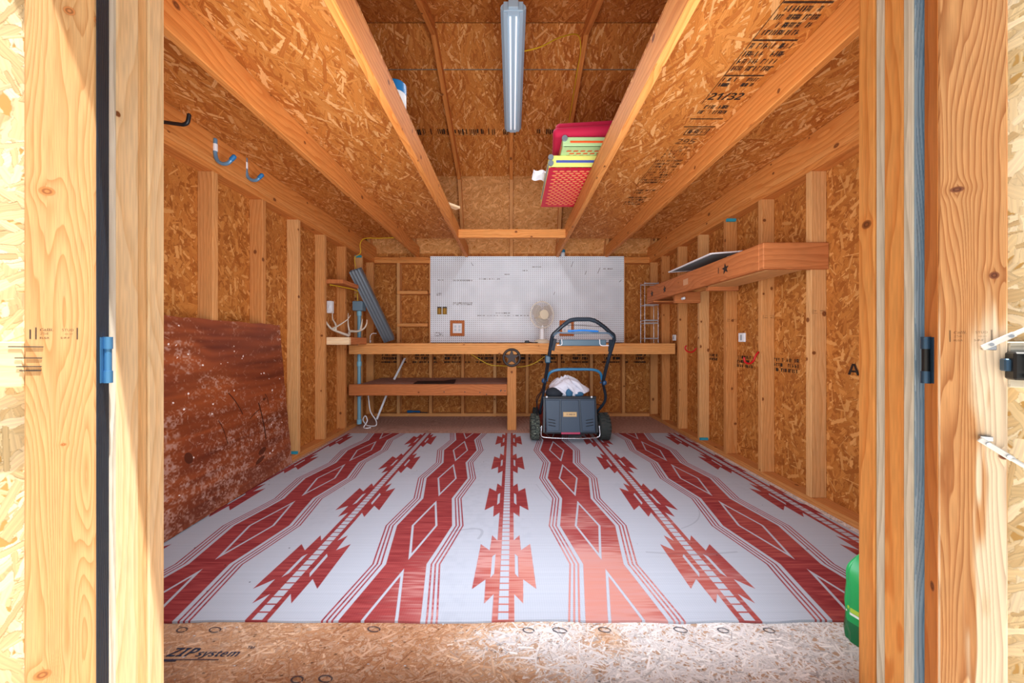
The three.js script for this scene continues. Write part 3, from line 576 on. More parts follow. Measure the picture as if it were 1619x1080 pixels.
  const o = thing('plywood_sheet', 'scuffed reddish brown plywood sheet leaning against the wall studs', 'plywood', V(-1.66, 0, -2.1));
  part(o, 'sheet', gg, new THREE.MeshPhysicalMaterial({ map: t, roughness: 0.36, specularIntensity: 0.5, side: THREE.DoubleSide }));
}

/* ------------------------------------------------------------ workbench */
{
  setSeed(1200);
  const o = thing('workbench', 'wooden workbench built across the back wall with a lower shelf', 'workbench', V(0, 0, -4.1));
  part(o, 'front_rail', bb(-1.733, 1.733, 0.81, 0.905, -3.788, -3.75, 0, 0.003), mBench);
  part(o, 'bench_top', bb(-1.635, 1.733, 0.9055, 0.925, -4.454, -3.75, 0, 0.002), mBench);
  part(o, 'post', bb(-0.050, 0.046, 0.001, 0.8095, -3.80, -3.762, 1, 0.003), mStud[1]);
  part(o, 'shelf_rail', bb(-1.733, -0.052, 0.371, 0.489, -3.788, -3.75, 0, 0.003), mShelf, 'orange brown board edge of the lower shelf');
  part(o, 'shelf_board', bb(-1.635, -0.052, 0.472, 0.4885, -4.454, -3.789, 0, 0.001), mPly, 'dark plywood shelf board');
  for (const x of [-1.70, -0.9, 0.9, 1.70]) part(o, 'support', bb(x - 0.019, x + 0.019, 0.8165, 0.9050, -4.454, -3.789, 2, 0.002), mStud[0]);
  for (const [x, y] of [[-0.50, 0.41], [-0.34, 0.405], [-0.27, 0.385], [-0.12, 0.42], [-0.115, 0.43], [-0.075, 0.42], [-0.72, 0.41]]) part(o, 'screw', new THREE.CylinderGeometry(0.006, 0.006, 0.004, 8).rotateX(Math.PI / 2).translate(x, y, -3.7492), mBlack, 'dark screw head');
}
function starShape(R, r, rot = 0) { const s = new THREE.Shape(); for (let i = 0; i < 10; i++) { const a = Math.PI / 2 + rot + i * Math.PI / 5, q = i % 2 ? r : R; i ? s.lineTo(Math.cos(a) * q, Math.sin(a) * q) : s.moveTo(Math.cos(a) * q, Math.sin(a) * q); } s.closePath(); return s; }
{
  const c = at(809, 565.5, 3.735), o = thing('star_medallion', 'round dark metal star medallion fixed on the workbench post', 'medallion', c);
  const ring = new THREE.TorusGeometry(0.086, 0.013, 10, 40).scale(1, 1, 0.6).translate(c.x, c.y, c.z), m = mat(0x3a302c, 0.55, { metalness: 0.5 });
  part(o, 'ring', ring, m);
  part(o, 'star', new THREE.ExtrudeGeometry(starShape(0.085, 0.034), { depth: 0.006, bevelEnabled: true, bevelSize: 0.002, bevelThickness: 0.003, bevelSegments: 1 }).translate(c.x, c.y, c.z - 0.004), m);
}
/* ------------------------------------------------------------ pegboard and the things on it */
{
  const w = 2.44, h = 1.215, x0 = -1.0285, y1 = 2.018;
  const t = canvasTex(2048, 1020, (x, W, H) => {
    x.fillStyle = '#e4edf5'; x.fillRect(0, 0, W, H);
    const st = W / 96; x.fillStyle = '#5c5c60';
    for (let j = 0; j < 48; j++) for (let i = 0; i < 96; i++) { x.beginPath(); x.arc((i + 0.5) * st, (j + 0.5) * st + 4, 3.7, 0, 7); x.fill(); }
    setSeed(31); const P = (px, py) => [(px - 680) / 308 * W, (py - 405) / 125.4 * (W / w)];
    const dash = (a, b, y, lh, rows, dn) => { const [u, v] = P(a, y), [u2] = P(b, y); inkRows(x, u, v, u2 - u, rows, lh, dn, 0.85); };
    dash(716, 747, 442, 22, 1, 1); dash(716, 746, 478, 16, 2, 0.9); dash(752, 790, 440, 16, 1, 0.4); dash(755, 836, 498, 14, 1, 0.6); dash(784, 806, 494, 14, 1, 0.8); dash(690, 698, 463, 16, 2, 0.9); dash(686, 700, 525, 16, 3, 0.6); dash(692, 702, 442, 12, 1, 0.8); dash(842, 856, 421, 14, 1, 0.9); dash(826, 834, 427, 12, 1, 0.9); dash(798, 806, 433, 12, 1, 1); dash(955, 970, 424, 16, 1, 0.7);
    x.strokeStyle = 'rgba(60,60,66,0.6)'; x.lineWidth = 6; for (const [a, b, c, d] of [[907, 413, 904, 422], [950, 423, 946, 432], [928, 428, 926, 434], [980, 446, 984, 442], [878, 461, 876, 466], [745, 415, 748, 420]]) { x.beginPath(); x.moveTo(...P(a, b)); x.lineTo(...P(c, d)); x.stroke(); }
    const g2 = makeNoise(33, 24, 24), im = x.getImageData(0, 0, W, H), p = im.data; for (let y = 0; y < H; y++) for (let q = 0; q < W; q++) { const i = (y * W + q) * 4, k = (g2(q / 90, y / 90) - 0.5) * 14; p[i] += k; p[i + 1] += k; p[i + 2] += k - 1; } x.putImageData(im, 0, 0);
  });
  const o = thing('pegboard', 'white perforated pegboard with pen marks above the workbench', 'pegboard', V(x0 + w / 2, y1 - h, -4.456));
  const g = bb(x0, x0 + w, y1 - h + 0.13, y1, -4.4590, -4.4545, 1, 0); const p = g.attributes.position, u = g.attributes.uv; for (let i = 0; i < p.count; i++) u.setXY(i, (p.getX(i) - x0) / w, 1 - (y1 - p.getY(i)) / h);
  part(o, 'panel', g, new THREE.MeshPhysicalMaterial({ map: t, roughness: 0.5 }));
}
function framedOutlet(px, py, label) {
  const c = at(px, py, 4.44), o = thing('wall_outlet', label, 'outlet', V(c.x, c.y - 0.1, -4.44));
  setSeed(1300); const fr = [], B = (x0, x1, y0, y1, z0 = -4.452, z1 = -4.436) => bb(c.x + x0, c.x + x1, c.y + y0, c.y + y1, z0, z1, 1, 0.001);
  for (const q of [B(-0.09, -0.058, -0.098, 0.098), B(0.058, 0.09, -0.098, 0.098), B(-0.0575, 0.0575, 0.062, 0.098), B(-0.0575, 0.0575, -0.098, -0.062)]) part(o, 'frame_board', q, mShelf, 'red-brown wood frame');
  const pl = part(o, 'cover_plate', B(-0.057, 0.057, -0.0615, 0.0615, -4.4515, -4.446), mWhite, 'white plastic cover plate');
  for (const s of [-1, 1]) part(pl, 'socket', merge([B(s * 0.026 - 0.013, s * 0.026 + 0.013, 0.006, 0.036, -4.447, -4.4445), B(s * 0.026 - 0.013, s * 0.026 + 0.013, -0.036, -0.006, -4.447, -4.4445)]), mat(0xc3d0d8, 0.5));
}
framedOutlet(723, 519, 'white double outlet in a red-brown wood frame low on the pegboard, nothing in front');
framedOutlet(896, 519, 'white outlet in a red-brown wood frame behind the mower handle');
for (const [px, lab] of [[694.5, 'small brass strike plate nearest the pegboard edge'], [702.8, 'small brass strike plate between its twin and the pen marks on the pegboard']]) {
  const c = at(px, 491, 4.44), o = thing('brass_plate', lab, 'plate', V(c.x, c.y - 0.05, -4.45), 'pair of brass plates on the pegboard');
  setSeed(1310); const m = mat(0x8c6a2a, 0.35, { metalness: 0.7 });
  part(o, 'plate', bb(c.x - 0.028, c.x + 0.028, c.y - 0.048, c.y + 0.048, -4.4535, -4.450, 1, 0.001), m);
  part(o, 'bar', bb(c.x - 0.010, c.x + 0.010, c.y - 0.040, c.y + 0.034, -4.450, -4.442, 1, 0.003), mat(0xb58a3a, 0.35, { metalness: 0.7 }));
  part(o, 'cap', bb(c.x - 0.026, c.x + 0.026, c.y + 0.030, c.y + 0.046, -4.450, -4.444, 1, 0.002), mBlack);
}
/* ------------------------------------------------------------ fan */
{
  const base = at(857, 543, 4.12); base.y = 0.9256;
  const o = thing('desk_fan', 'beige and white desk fan standing on the workbench before the pegboard', 'fan', base), hub = V(base.x, 1.255, base.z + 0.02), turn = 0.42;
  const cream = mat(0xe6dcc0, 0.45), wire = mat(0xe0dccf, 0.4), M = new THREE.Matrix4().makeRotationY(turn).setPosition(hub), place = (g) => g.applyMatrix4(M);
  part(o, 'base', merge([new THREE.CylinderGeometry(0.085, 0.098, 0.026, 32).translate(base.x, base.y + 0.013, base.z), new THREE.SphereGeometry(0.085, 24, 8, 0, 7, 0, Math.PI / 2).scale(1, 0.25, 1).translate(base.x, base.y + 0.026, base.z)]), cream);
  part(o, 'stand', sweep([V(base.x, base.y + 0.02, base.z), V(base.x, base.y + 0.12, base.z), V(base.x, hub.y - 0.02, base.z - 0.01)], (t) => 0.030 - 0.008 * t, 10, 12), mWhite);
  part(o, 'motor', place(new THREE.CapsuleGeometry(0.05, 0.07, 6, 16).rotateX(Math.PI / 2).translate(0, 0, -0.06)), cream);
  const cage = part(o, 'cage_rim', place(new THREE.TorusGeometry(0.152, 0.0075, 8, 48)), wire);
  const wf = [], wb = []; for (let i = 0; i < 40; i++) { const a = i / 40 * Math.PI * 2, c = Math.cos(a), s = Math.sin(a); wf.push(tube([V(c * 0.045, s * 0.045, 0.045), V(c * 0.10, s * 0.10, 0.042), V(c * 0.15, s * 0.15, 0)], 0.0006, 6, 4)); wb.push(tube([V(c * 0.045, s * 0.045, -0.05), V(c * 0.10, s * 0.10, -0.045), V(c * 0.15, s * 0.15, 0)], 0.0006, 6, 4)); }
  for (const r of [0.08, 0.115]) wf.push(new THREE.TorusGeometry(r, 0.0009, 4, 36).translate(0, 0, 0.042));
  part(cage, 'front_wires', place(merge(wf)), wire); part(cage, 'rear_wires', place(merge(wb)), wire);
  part(o, 'hub_badge', place(new THREE.CylinderGeometry(0.056, 0.056, 0.010, 28).rotateX(Math.PI / 2).translate(0, 0, 0.048)), cream, 'round cream badge in the middle of the fan');
  const bm = new THREE.MeshPhysicalMaterial({ color: 0xd9d5cc, roughness: 0.25, transmission: 0.5, thickness: 0 });
  for (let k = 0; k < 3; k++) {
    const pos = [], idx = []; for (let i = 0; i <= 8; i++) for (let j = 0; j <= 8; j++) { const r = 0.025 + 0.112 * j / 8, wd = 0.5 + 0.45 * Math.sin(Math.PI * j / 8), a = (i / 8 - 0.5) * 2 * wd * (j > 6 ? 0.9 : 1) + k * 2.094 + 0.5; pos.push(Math.cos(a) * r, Math.sin(a) * r, (i / 8 - 0.5) * 0.03); if (i < 8 && j < 8) { const q = i * 9 + j; idx.push(q, q + 9, q + 1, q + 1, q + 9, q + 10); } }
    const g = new THREE.BufferGeometry(); g.setAttribute('position', new THREE.Float32BufferAttribute(pos, 3)); g.setIndex(idx); g.computeVertexNormals(); part(o, 'blade', place(g), bm, 'smoky clear fan blade');
  }
}
{
  const c = at(836, 542, 4.0); c.y = 0.9255; const o = thing('power_plug', 'black power plug and short cord lying on the workbench beside the fan', 'plug', c);
  part(o, 'plug_body', new RoundedBoxGeometry(0.05, 0.03, 0.035, 2, 0.008).translate(c.x - 0.02, c.y + 0.0155, c.z), mBlack);
  part(o, 'cord', capTube([V(c.x, c.y + 0.014, c.z), V(c.x + 0.05, c.y + 0.008, c.z), V(c.x + 0.1, c.y + 0.007, c.z - 0.03)], 0.005, 12, 6), mBlack);
}
/* ------------------------------------------------------------ lawn mower */
const MOW_FLOOR = 0.0150;
{
  const o = thing('lawn_mower', 'black push mower with red deck and folded handle parked on the rug', 'lawn mower', V(0.545, 0, -3.5));
  const dark = mat(0x20303f, 0.45), navy = mat(0x16242f, 0.4), tyre = mat(0x2b2f2c, 0.85), red = mat(0x8e1030, 0.4), grey = mat(0x46606e, 0.4);
  const tread = canvasTex(256, 64, (x, w, h) => { setSeed(44); x.fillStyle = '#2a2e2a'; x.fillRect(0, 0, w, h); for (let i = 0; i < 260; i++) { x.fillStyle = ['#5f6a5c', '#7d8672', '#3f4a44', '#8e9482'][i % 4]; x.fillRect(rnd() * w, rnd() * h, rr(2, 9), rr(2, 7)); } });
  tread.repeat.set(2, 1);
  const wheel = (X, d, r, w, m, camo) => {
    const prof = [[r * 0.45, -w / 2], [r * 0.86, -w / 2], [r * 0.97, -w * 0.38], [r, -w * 0.2], [r, w * 0.2], [r * 0.97, w * 0.38], [r * 0.86, w / 2], [r * 0.45, w / 2]].map(([a, b]) => new THREE.Vector2(a, b));
    const g = new THREE.LatheGeometry(prof, 40).rotateZ(Math.PI / 2).translate(X, r + MOW_FLOOR, -d);
    const q = part(o, 'wheel', g, m, camo);
    const lugs = []; for (let i = 0; i < 22; i++) { const a = i / 22 * Math.PI * 2; for (const s of [-1, 1]) lugs.push(new THREE.BoxGeometry(w * 0.36, 0.006, r * 0.15).translate(s * w * 0.24, r + 0.0012, (s > 0 ? 0.12 : 0) * r).rotateX(a).translate(X, r + MOW_FLOOR, -d)); }
    part(q, 'tread', merge(lugs.map((l) => l.translate(0, 0.004, 0))), m);
    part(q, 'hub_cap', new THREE.CylinderGeometry(r * 0.45, r * 0.45, w * 0.9, 24).rotateZ(Math.PI / 2).translate(X, r + MOW_FLOOR, -d), mat(0x777d80, 0.5));
  };
  const camoM = new THREE.MeshPhysicalMaterial({ map: tread, roughness: 0.9 });
  wheel(0.216, 3.36, 0.118, 0.088, camoM, 'wheel caked with grey-green dried grass'); wheel(0.868, 3.36, 0.122, 0.100, tyre, 'black rubber wheel');
  wheel(0.26, 3.93, 0.095, 0.06, tyre); wheel(0.83, 3.93, 0.095, 0.06, tyre);
  part(o, 'axle', new THREE.CylinderGeometry(0.009, 0.009, 0.56, 10).rotateZ(Math.PI / 2).translate(0.54, 0.127, -3.36), mSteel);
  part(o, 'deck', merge([new RoundedBoxGeometry(0.50, 0.16, 0.66, 3, 0.04).translate(0.545, 0.175, -3.66), new RoundedBoxGeometry(0.44, 0.08, 0.40, 3, 0.03).translate(0.545, 0.28, -3.72)]), red, 'dark red mower deck');
  part(o, 'motor_cover', merge([new RoundedBoxGeometry(0.34, 0.16, 0.34, 4, 0.05).translate(0.545, 0.375, -3.74)]), navy);
  // rear panel with three raised fields, leaning a little
  const y0 = 0.112, y1 = 0.408, ph = y1 - y0, ramp = (y) => -3.262 - (y - y0) / ph * 0.055;
  const slab = (xa, xb, ya, yb, th, narrow = 0) => { const s = new THREE.Shape(); s.moveTo(xa, ya); s.lineTo(xb, ya); s.lineTo(xb + narrow, yb); s.lineTo(xa - narrow, yb); s.closePath(); const g = new THREE.ExtrudeGeometry(s, { depth: th, bevelEnabled: true, bevelSize: 0.004, bevelThickness: 0.004, bevelSegments: 2 }); const p = g.attributes.position; for (let i = 0; i < p.count; i++) p.setZ(i, p.getZ(i) + ramp(p.getY(i))); g.computeVertexNormals(); return g; };
  const panel = part(o, 'rear_flap', slab(0.318, 0.765, y0, y1, 0.014, 0.006), dark, 'dark blue-grey plastic rear flap');
  part(panel, 'side_field', slab(0.325, 0.430, y0 + 0.015, y1 - 0.012, 0.020, 0.010), mBlackPl2()); part(panel, 'side_field', slab(0.650, 0.757, y0 + 0.015, y1 - 0.012, 0.020, 0.010), mBlackPl2());
  part(panel, 'middle_field', slab(0.455, 0.622, y0 + 0.005, y1 - 0.012, 0.022, -0.006), mBlackPl2());
  for (let k = 0; k < 3; k++) for (const [a, b, s] of [[0.335, 0.40, 1], [0.68, 0.748, -1]]) { const y = 0.166 + k * 0.026; part(panel, 'vent_slot', beam(V(a, y + (s > 0 ? 0.012 : 0), ramp(y) + 0.0255), V(b, y + (s > 0 ? 0 : 0.012), ramp(y) + 0.0255), 0.006, 0.006, V(0, 0, 1), 0.001), mBlack); }
  part(o, 'red_strip', slab(0.455, 0.622, 0.098, 0.116, 0.018), mat(0xa8184a, 0.4), 'magenta red strip under the flap');
  part(o, 'flap_rim', merge([beam(V(0.296, 0.10, -3.272), V(0.304, 0.41, -3.327), 0.022, 0.02, V(0, 0, 1)), beam(V(0.786, 0.10, -3.272), V(0.778, 0.41, -3.327), 0.022, 0.02, V(0, 0, 1)), beam(V(0.298, 0.102, -3.272), V(0.784, 0.102, -3.272), 0.02, 0.02, V(0, 0, 1)), beam(V(0.29, 0.42, -3.328), V(0.79, 0.42, -3.328), 0.03, 0.02)]), mBlack);
  part(o, 'lower_bar', capTube([V(0.272, 0.165, -3.262), V(0.272, 0.075, -3.25), V(0.29, 0.066, -3.248), V(0.79, 0.066, -3.248), V(0.806, 0.08, -3.25), V(0.806, 0.165, -3.262)], 0.007, 60, 8), mSteel, 'bright steel bar along the bottom');
  for (const x of [0.325, 0.745]) part(o, 'hinge_pin', new THREE.SphereGeometry(0.010, 10, 8).translate(x, 0.425, -3.31), mWhite, 'pale plastic hinge end');
  const bt = canvasTex(200, 70, (x, w, h) => { x.fillStyle = '#c9a468'; x.fillRect(0, 0, w, h); x.strokeStyle = '#8a6630'; x.lineWidth = 4; x.strokeRect(4, 4, w - 8, h - 8); setSeed(45); x.setTransform(1, 0, -0.2, 1, 10, 0); inkRows(x, 34, 24, 130, 1, 34, 0.9, 0.7, 4); x.setTransform(1, 0, 0, 1, 0, 0); });
  const by = 0.272, bg = new THREE.BoxGeometry(0.126, 0.044, 0.003).rotateX(-0.18).translate(0.535, by, ramp(by) + 0.0285);
  part(panel, 'name_badge', bg, new THREE.MeshPhysicalMaterial({ map: bt, roughness: 0.4 }), 'small gold name badge');
  // handle
  const L = [[866, 655, 3.40], [858, 628, 3.33], [862, 602, 3.25], [867, 570, 3.14], [872, 538, 3.05]].map((a) => at(...a)), R = [[942, 655, 3.40], [957, 632, 3.33], [953, 605, 3.25], [961, 572, 3.14], [971, 538, 3.05]].map((a) => at(...a));
  L[0] = V(0.268, 0.25, -3.42); R[0] = V(0.812, 0.25, -3.42);
  for (const [k, P] of [[-1, L], [1, R]]) {
    part(o, 'lower_tube', capTube([P[0], P[1], P[2]], 0.013, 20, 8), navy); part(o, 'upper_tube', capTube([P[2], P[3], P[4]], 0.016, 20, 8), navy);
    part(o, 'clamp_knob', merge([new THREE.SphereGeometry(0.024, 12, 8).translate(P[2].x + k * 0.012, P[2].y, P[2].z + 0.01), new THREE.CylinderGeometry(0.008, 0.008, 0.05, 8).rotateZ(Math.PI / 2).translate(P[2].x, P[2].y, P[2].z)]), mat(0x25476a, 0.4));
  }
  const H = [[872, 538, 3.05], [874, 530, 3.03], [880, 524, 3.02], [892, 513.5, 3.01], [901, 507, 3.0], [909, 505.2, 3.0], [922, 505, 3.0], [933, 505.2, 3.0], [941, 507.5, 3.0], [954, 516, 3.01], [964, 525, 3.02], [970, 530, 3.03], [971, 538, 3.05]].map((a) => at(...a));
  part(o, 'handle_bar', capTube(H, 0.0165, 60, 10), navy);
  part(o, 'hand_grip', tube(H.slice(3, 9), 0.0185, 40, 10), mat(0x1b2b38, 0.7));
  part(o, 'bail_bar', capTube([at(874, 532, 3.03), at(882, 526, 2.99), at(890, 526.5, 2.98), at(955, 526.5, 2.98), at(962, 527, 2.99), at(969, 533, 3.03)], 0.007, 50, 8), mat(0x5b7386, 0.35));
  part(o, 'blue_bar', capTube([at(899, 523.5, 3.0), at(922, 522.5, 3.0), at(945, 524, 3.0)], 0.009, 20, 8), mat(0x1f7fd8, 0.4), 'bright blue start bar');
  part(o, 'cable_wire', capTube([at(886, 514, 3.02), at(920, 514.5, 3.03), at(951, 517, 3.02)], 0.0025, 20, 5), mBlack);
  part(o, 'control_box', slabBox(at(921, 542, 3.06), 0.40, 0.055, 0.05), grey, 'slate blue control box');
  for (const [a, s] of [[884, 1], [949, -1]]) part(o, 'bracket', capTube(s > 0 ? [at(888, 537, 3.02), at(888, 545, 3.02), at(881, 546, 3.02)] : [at(948, 537, 3.02), at(949.5, 545.5, 3.02), at(962, 546.5, 3.02)], 0.004, 14, 6), mWhite, 'white wire bracket');
  for (const q of [[at(874, 536, 3.05), at(881, 536, 3.05), at(877, 548, 3.06), at(870, 560, 3.1)], [at(969, 536, 3.05), at(963, 538, 3.05), at(962, 552, 3.07), at(967, 560, 3.1)]]) part(o, 'side_plate', beam(q[0].clone().lerp(q[1], 0.5), q[2].clone().lerp(q[3], 0.5), 0.034, 0.012, V(0, 0, 1)), navy);
  part(o, 'cross_tube', capTube([at(864, 600, 3.25), at(869, 590, 3.21), at(878, 585.5, 3.2), at(916, 584, 3.2), at(942, 585.5, 3.2), at(949, 590, 3.21), at(952, 601, 3.25)], 0.0125, 50, 10), mat(0x2a6f96, 0.35));
  part(o, 'cable', merge([capTube([at(866, 575, 3.12), at(862, 610, 3.25), at(850, 632, 3.32), at(850, 652, 3.38), V(0.30, 0.33, -3.45)], 0.0045, 30, 6), capTube([at(864, 590, 3.16), at(856, 618, 3.26), at(848, 630, 3.33), at(854, 655, 3.4), V(0.32, 0.32, -3.5)], 0.004, 30, 6), capTube([at(965, 560, 3.1), at(952, 606, 3.22), at(958, 622, 3.3), at(953, 640, 3.36), V(0.80, 0.34, -3.46)], 0.004, 30, 6)]), mBlack);
  part(o, 'switch_box', merge([new RoundedBoxGeometry(0.05, 0.07, 0.05, 2, 0.012).translate(at(866, 568, 3.13).x, at(866, 568, 3.13).y, -3.13)]), mat(0x1c4458, 0.4));
  part(o, 'height_lever', capTube([V(0.255, 0.20, -3.35), V(0.225, 0.30, -3.30)], 0.008, 6, 6), mBlack);
}
function mBlackPl2() { return mBP2 ??= mat(0x2a3d50, 0.5); }
function slabBox(c, w, h, d) { return new RoundedBoxGeometry(w, h, d, 2, 0.008).translate(c.x, c.y, c.z); }
{
  // crumpled white grass bag on top of the mower
  const c = V(0.535, 0.43, -3.48), n = makeNoise(741, 16, 16), g = new THREE.SphereGeometry(1, 64, 40), p = g.attributes.position;
  for (let i = 0; i < p.count; i++) {
    let x = p.getX(i), y = p.getY(i), z = p.getZ(i); const a = Math.atan2(z, x), f = 1 + 0.12 * Math.sin(a * 3 + y * 4) + 0.10 * (n(x * 3 + 8, y * 4 + z * 3 + 8) - 0.5) + 0.05 * Math.abs(Math.sin(a * 7 + y * 5));
    const cr = 0.16 * Math.abs(Math.sin(x * 5.5 + z * 4 + n(x * 2 + 8, z * 2 + 8) * 6)) - 0.08, peak = 1 - 0.42 * Math.abs(x + 0.05) + cr; p.setXYZ(i, c.x + x * f * 0.195, 0.46 + Math.max(-0.05, y * f * 0.118 * peak * (y > 0 ? 1.1 : 0.5)), c.z + z * f * 0.125);
  }
  g.computeVertexNormals();
  const o = thing('grass_bag', 'crumpled white and dark cloth grass bag heaped on the mower', 'bag', V(0.535, 0.42, -3.48));
  part(o, 'cloth', g, mat(0xd9d9e2, 0.85));
  const fold = (pts, r) => sweep(pts, (t) => r * (0.4 + Math.sin(Math.PI * t)), 20, 8);
  part(o, 'dark_lining', merge([new THREE.SphereGeometry(0.085, 24, 14).scale(1, 0.62, 0.7).translate(0.405, 0.455, -3.385), ]), mat(0x1a222b, 0.8), 'dark mesh lining');
  part(o, 'blue_patch', merge([new THREE.SphereGeometry(0.05, 20, 12).scale(0.7, 0.9, 0.4).translate(0.545, 0.452, -3.362), new THREE.SphereGeometry(0.05, 20, 12).scale(1, 0.5, 0.4).translate(0.635, 0.442, -3.375)]), mat(0x2c5f80, 0.7), 'blue cloth patch');
  part(o, 'fold', merge([fold([V(0.47, 0.56, -3.42), V(0.54, 0.52, -3.365), V(0.60, 0.45, -3.35)], 0.014), fold([V(0.55, 0.575, -3.46), V(0.63, 0.53, -3.39), V(0.70, 0.45, -3.385)], 0.014), fold([V(0.37, 0.50, -3.41), V(0.45, 0.49, -3.36), V(0.51, 0.44, -3.35)], 0.012)]), mat(0xd9d9e2, 0.85));
}
/* ------------------------------------------------------------ shelf on the right wall */
{
  setSeed(1400);
  const o = thing('wall_shelf', 'long orange wooden box shelf with dark stars on the right wall studs', 'shelf', V(1.6, 1.36, -2.9));
  const fr = part(o, 'front_board', bb(1.4435, 1.4815, 1.362, 1.515, -3.78, -2.0685, 2, 0.004), mShelf);
  part(o, 'end_board', bb(1.4435, 1.822, 1.362, 1.515, -2.068, -2.03, 0, 0.004), mShelf2());
  part(o, 'end_board', bb(1.482, 1.733, 1.362, 1.515, -3.78, -3.742, 0, 0.004), mShelf2());
  part(o, 'shelf_top', bb(1.482, 1.733, 1.503, 1.5145, -3.7415, -2.0685, 2, 0.001), mBench);
  part(o, 'bottom_panel', bb(1.50, 1.70, 1.362, 1.372, -2.75, -2.0685, 2, 0.001), mStud[2], 'pale plywood underside');
  part(o, 'ledger', bb(1.695, 1.733, 1.40, 1.489, -3.7415, -2.0685, 2, 0.003), mBench);
  for (const [d, y0] of [[2.70, 1.335], [3.25, 1.30]]) part(o, 'bracket', bb(1.50, 1.733, y0, 1.40, -d - 0.038, -d, 0, 0.003), mShelf2());
  part(o, 'end_cleat', bb(1.44, 1.733, 1.345, 1.3615, -3.78, -3.60, 0, 0.002), mShelf2());
  const sm = mat(0x33261f, 0.6, { metalness: 0.3 });
  for (const [px, r] of [[1147, 0.036], [1051, 0.034], [1031, 0.034]]) { const d = FOC * 1.4435 / (px - 809.5); part(o, 'star', new THREE.ExtrudeGeometry(starShape(r, r * 0.42, 0.1), { depth: 0.003, bevelEnabled: false }).rotateY(-Math.PI / 2).translate(1.4434, 1.437, -d), sm, 'dark metal star'); }
  part(o, 'notch', bb(1.4425, 1.4434, 1.42, 1.46, -2.475, -2.468, 1, 0), sm);
  part(o, 'paint_patch', bb(1.4430, 1.4434, 1.415, 1.465, -2.98, -2.90, 2, 0), mat(0xcf9a70, 0.7), 'pale patch on the board');
  part(o, 'peg', new THREE.CapsuleGeometry(0.013, 0.03, 4, 10).rotateX(Math.PI / 2).translate(1.55, 1.335, -3.20), mWhite, 'white round peg'); 
}
function mShelf2() { return mSh2 ??= woodMat(lumberTex(191, { early: [194, 120, 70], late: [166, 94, 50], freq: 30, nk: 4 })); }
{
  setSeed(1420);
  const o = thing('window_screen', 'white framed grey window screen lying on top of the right wall shelf', 'screen', V(1.55, 1.52, -2.9));
  const A = V(1.440, 1.580, -3.24), B = V(1.440, 1.580, -2.557), C = V(1.70, 1.60, -2.557), D = V(1.70, 1.60, -3.24), fm = mat(0xf0f2f4, 0.4), up = V(0, 1, 0);
  for (const [p, q] of [[A, B], [B, C], [C, D], [D, A]]) part(o, 'frame_rail', beam(p, q, 0.018, 0.010, up, 0.002), fm);
  part(o, 'mesh', merge([beam(V(1.57, 1.590, -3.24), V(1.57, 1.590, -2.557), 0.25, 0.003, V(-0.076, 1, 0), 0)]), mat(0x7f8a90, 0.7), 'grey screen mesh');
  for (const d of [2.64, 3.14]) part(o, 'foot_block', bb(1.62, 1.68, 1.515, 1.586, -d - 0.03, -d, 0, 0.002), fm);
}
{
  // chrome rack in the corner
  const x0 = 1.555, x1 = 1.712, d = 4.17, b = 0.9258, o = thing('wire_rack', 'narrow chrome wire rack standing on the bench in the right corner', 'rack', V(1.63, b, -d)), ch = mat(0xcfd5da, 0.3, { metalness: 0.35 });
  for (const x of [x0, x1]) for (const z of [d - 0.03, d + 0.10]) part(o, 'upright', new THREE.CylinderGeometry(0.0028, 0.0028, 0.72, 8).translate(x, b + 0.36, -z), mSteel);
  for (const y of [0.055, 0.235, 0.268, 0.45, 0.70]) part(o, 'rung', merge([capTube([V(x0, b + y, -d + 0.03), V(x1, b + y, -d + 0.03)], 0.0075, 4, 8), capTube([V(x0, b + y, -d - 0.10), V(x1, b + y, -d - 0.10)], 0.005, 4, 8), ...[x0, x1].map((x) => capTube([V(x, b + y, -d + 0.03), V(x, b + y, -d - 0.10)], 0.003, 4, 6))]), ch);
}
/* ------------------------------------------------------------ hooks */
function hook(name, label, cat, pts, r, m, group, extra) { const p = pts.map((a) => at(...a)), o = thing(name, label, cat, p[0], group); part(o, 'hook_arm', capTube(p, r, 36, 10), m); extra?.(o, p); return o; }
const mHookB = mat(0x6f9cc0, 0.35, { metalness: 0.4 }), mTip = mat(0x1f6fa8, 0.5);
for (const [pts, lab] of [[[[340.5, 221, 2.062], [340.5, 244, 2.062], [344, 254, 2.062], [352, 259, 2.062], [361, 257.5, 2.062], [369, 249, 2.062]], 'big blue-grey utility hook with white sticker on the rim joist, beside the black hook'], [[[388.6, 251, 2.318], [389, 271, 2.318], [392, 280, 2.318], [399, 285, 2.318], [406, 284.5, 2.318], [413, 278, 2.318]], 'big blue-grey utility hook on the rim joist, further from the door']])
  hook('utility_hook', lab, 'hook', pts, 0.0105, mHookB, 'utility hooks on the left rim joist', (o, p) => {
    const e = p[p.length - 1], q = p[p.length - 2], dir = e.clone().sub(q).normalize();
    part(o, 'rubber_tip', capTube([e.clone().addScaledVector(dir, -0.016), e.clone().addScaledVector(dir, 0.006)], 0.0125, 6, 10), mTip, 'blue rubber tip');
    const s = p[0].clone().lerp(p[1], 0.55); part(o, 'sticker', new THREE.CylinderGeometry(0.0115, 0.0115, 0.042, 12).translate(s.x, s.y, s.z), mWhite, 'white sticker');
    part(o, 'screw_end', capTube([p[0], p[0].clone().add(V(-0.012, 0, 0))], 0.006, 4, 8), mSteel);
  });
hook('black_hook', 'black steel hook sticking out of the rim joist by the doorway', 'hook', [[239, 190, 1.70], [262, 193.5, 1.70], [280, 196, 1.70], [290, 197, 1.70], [296, 194, 1.70], [299, 182, 1.70]], 0.0085, mBlack);
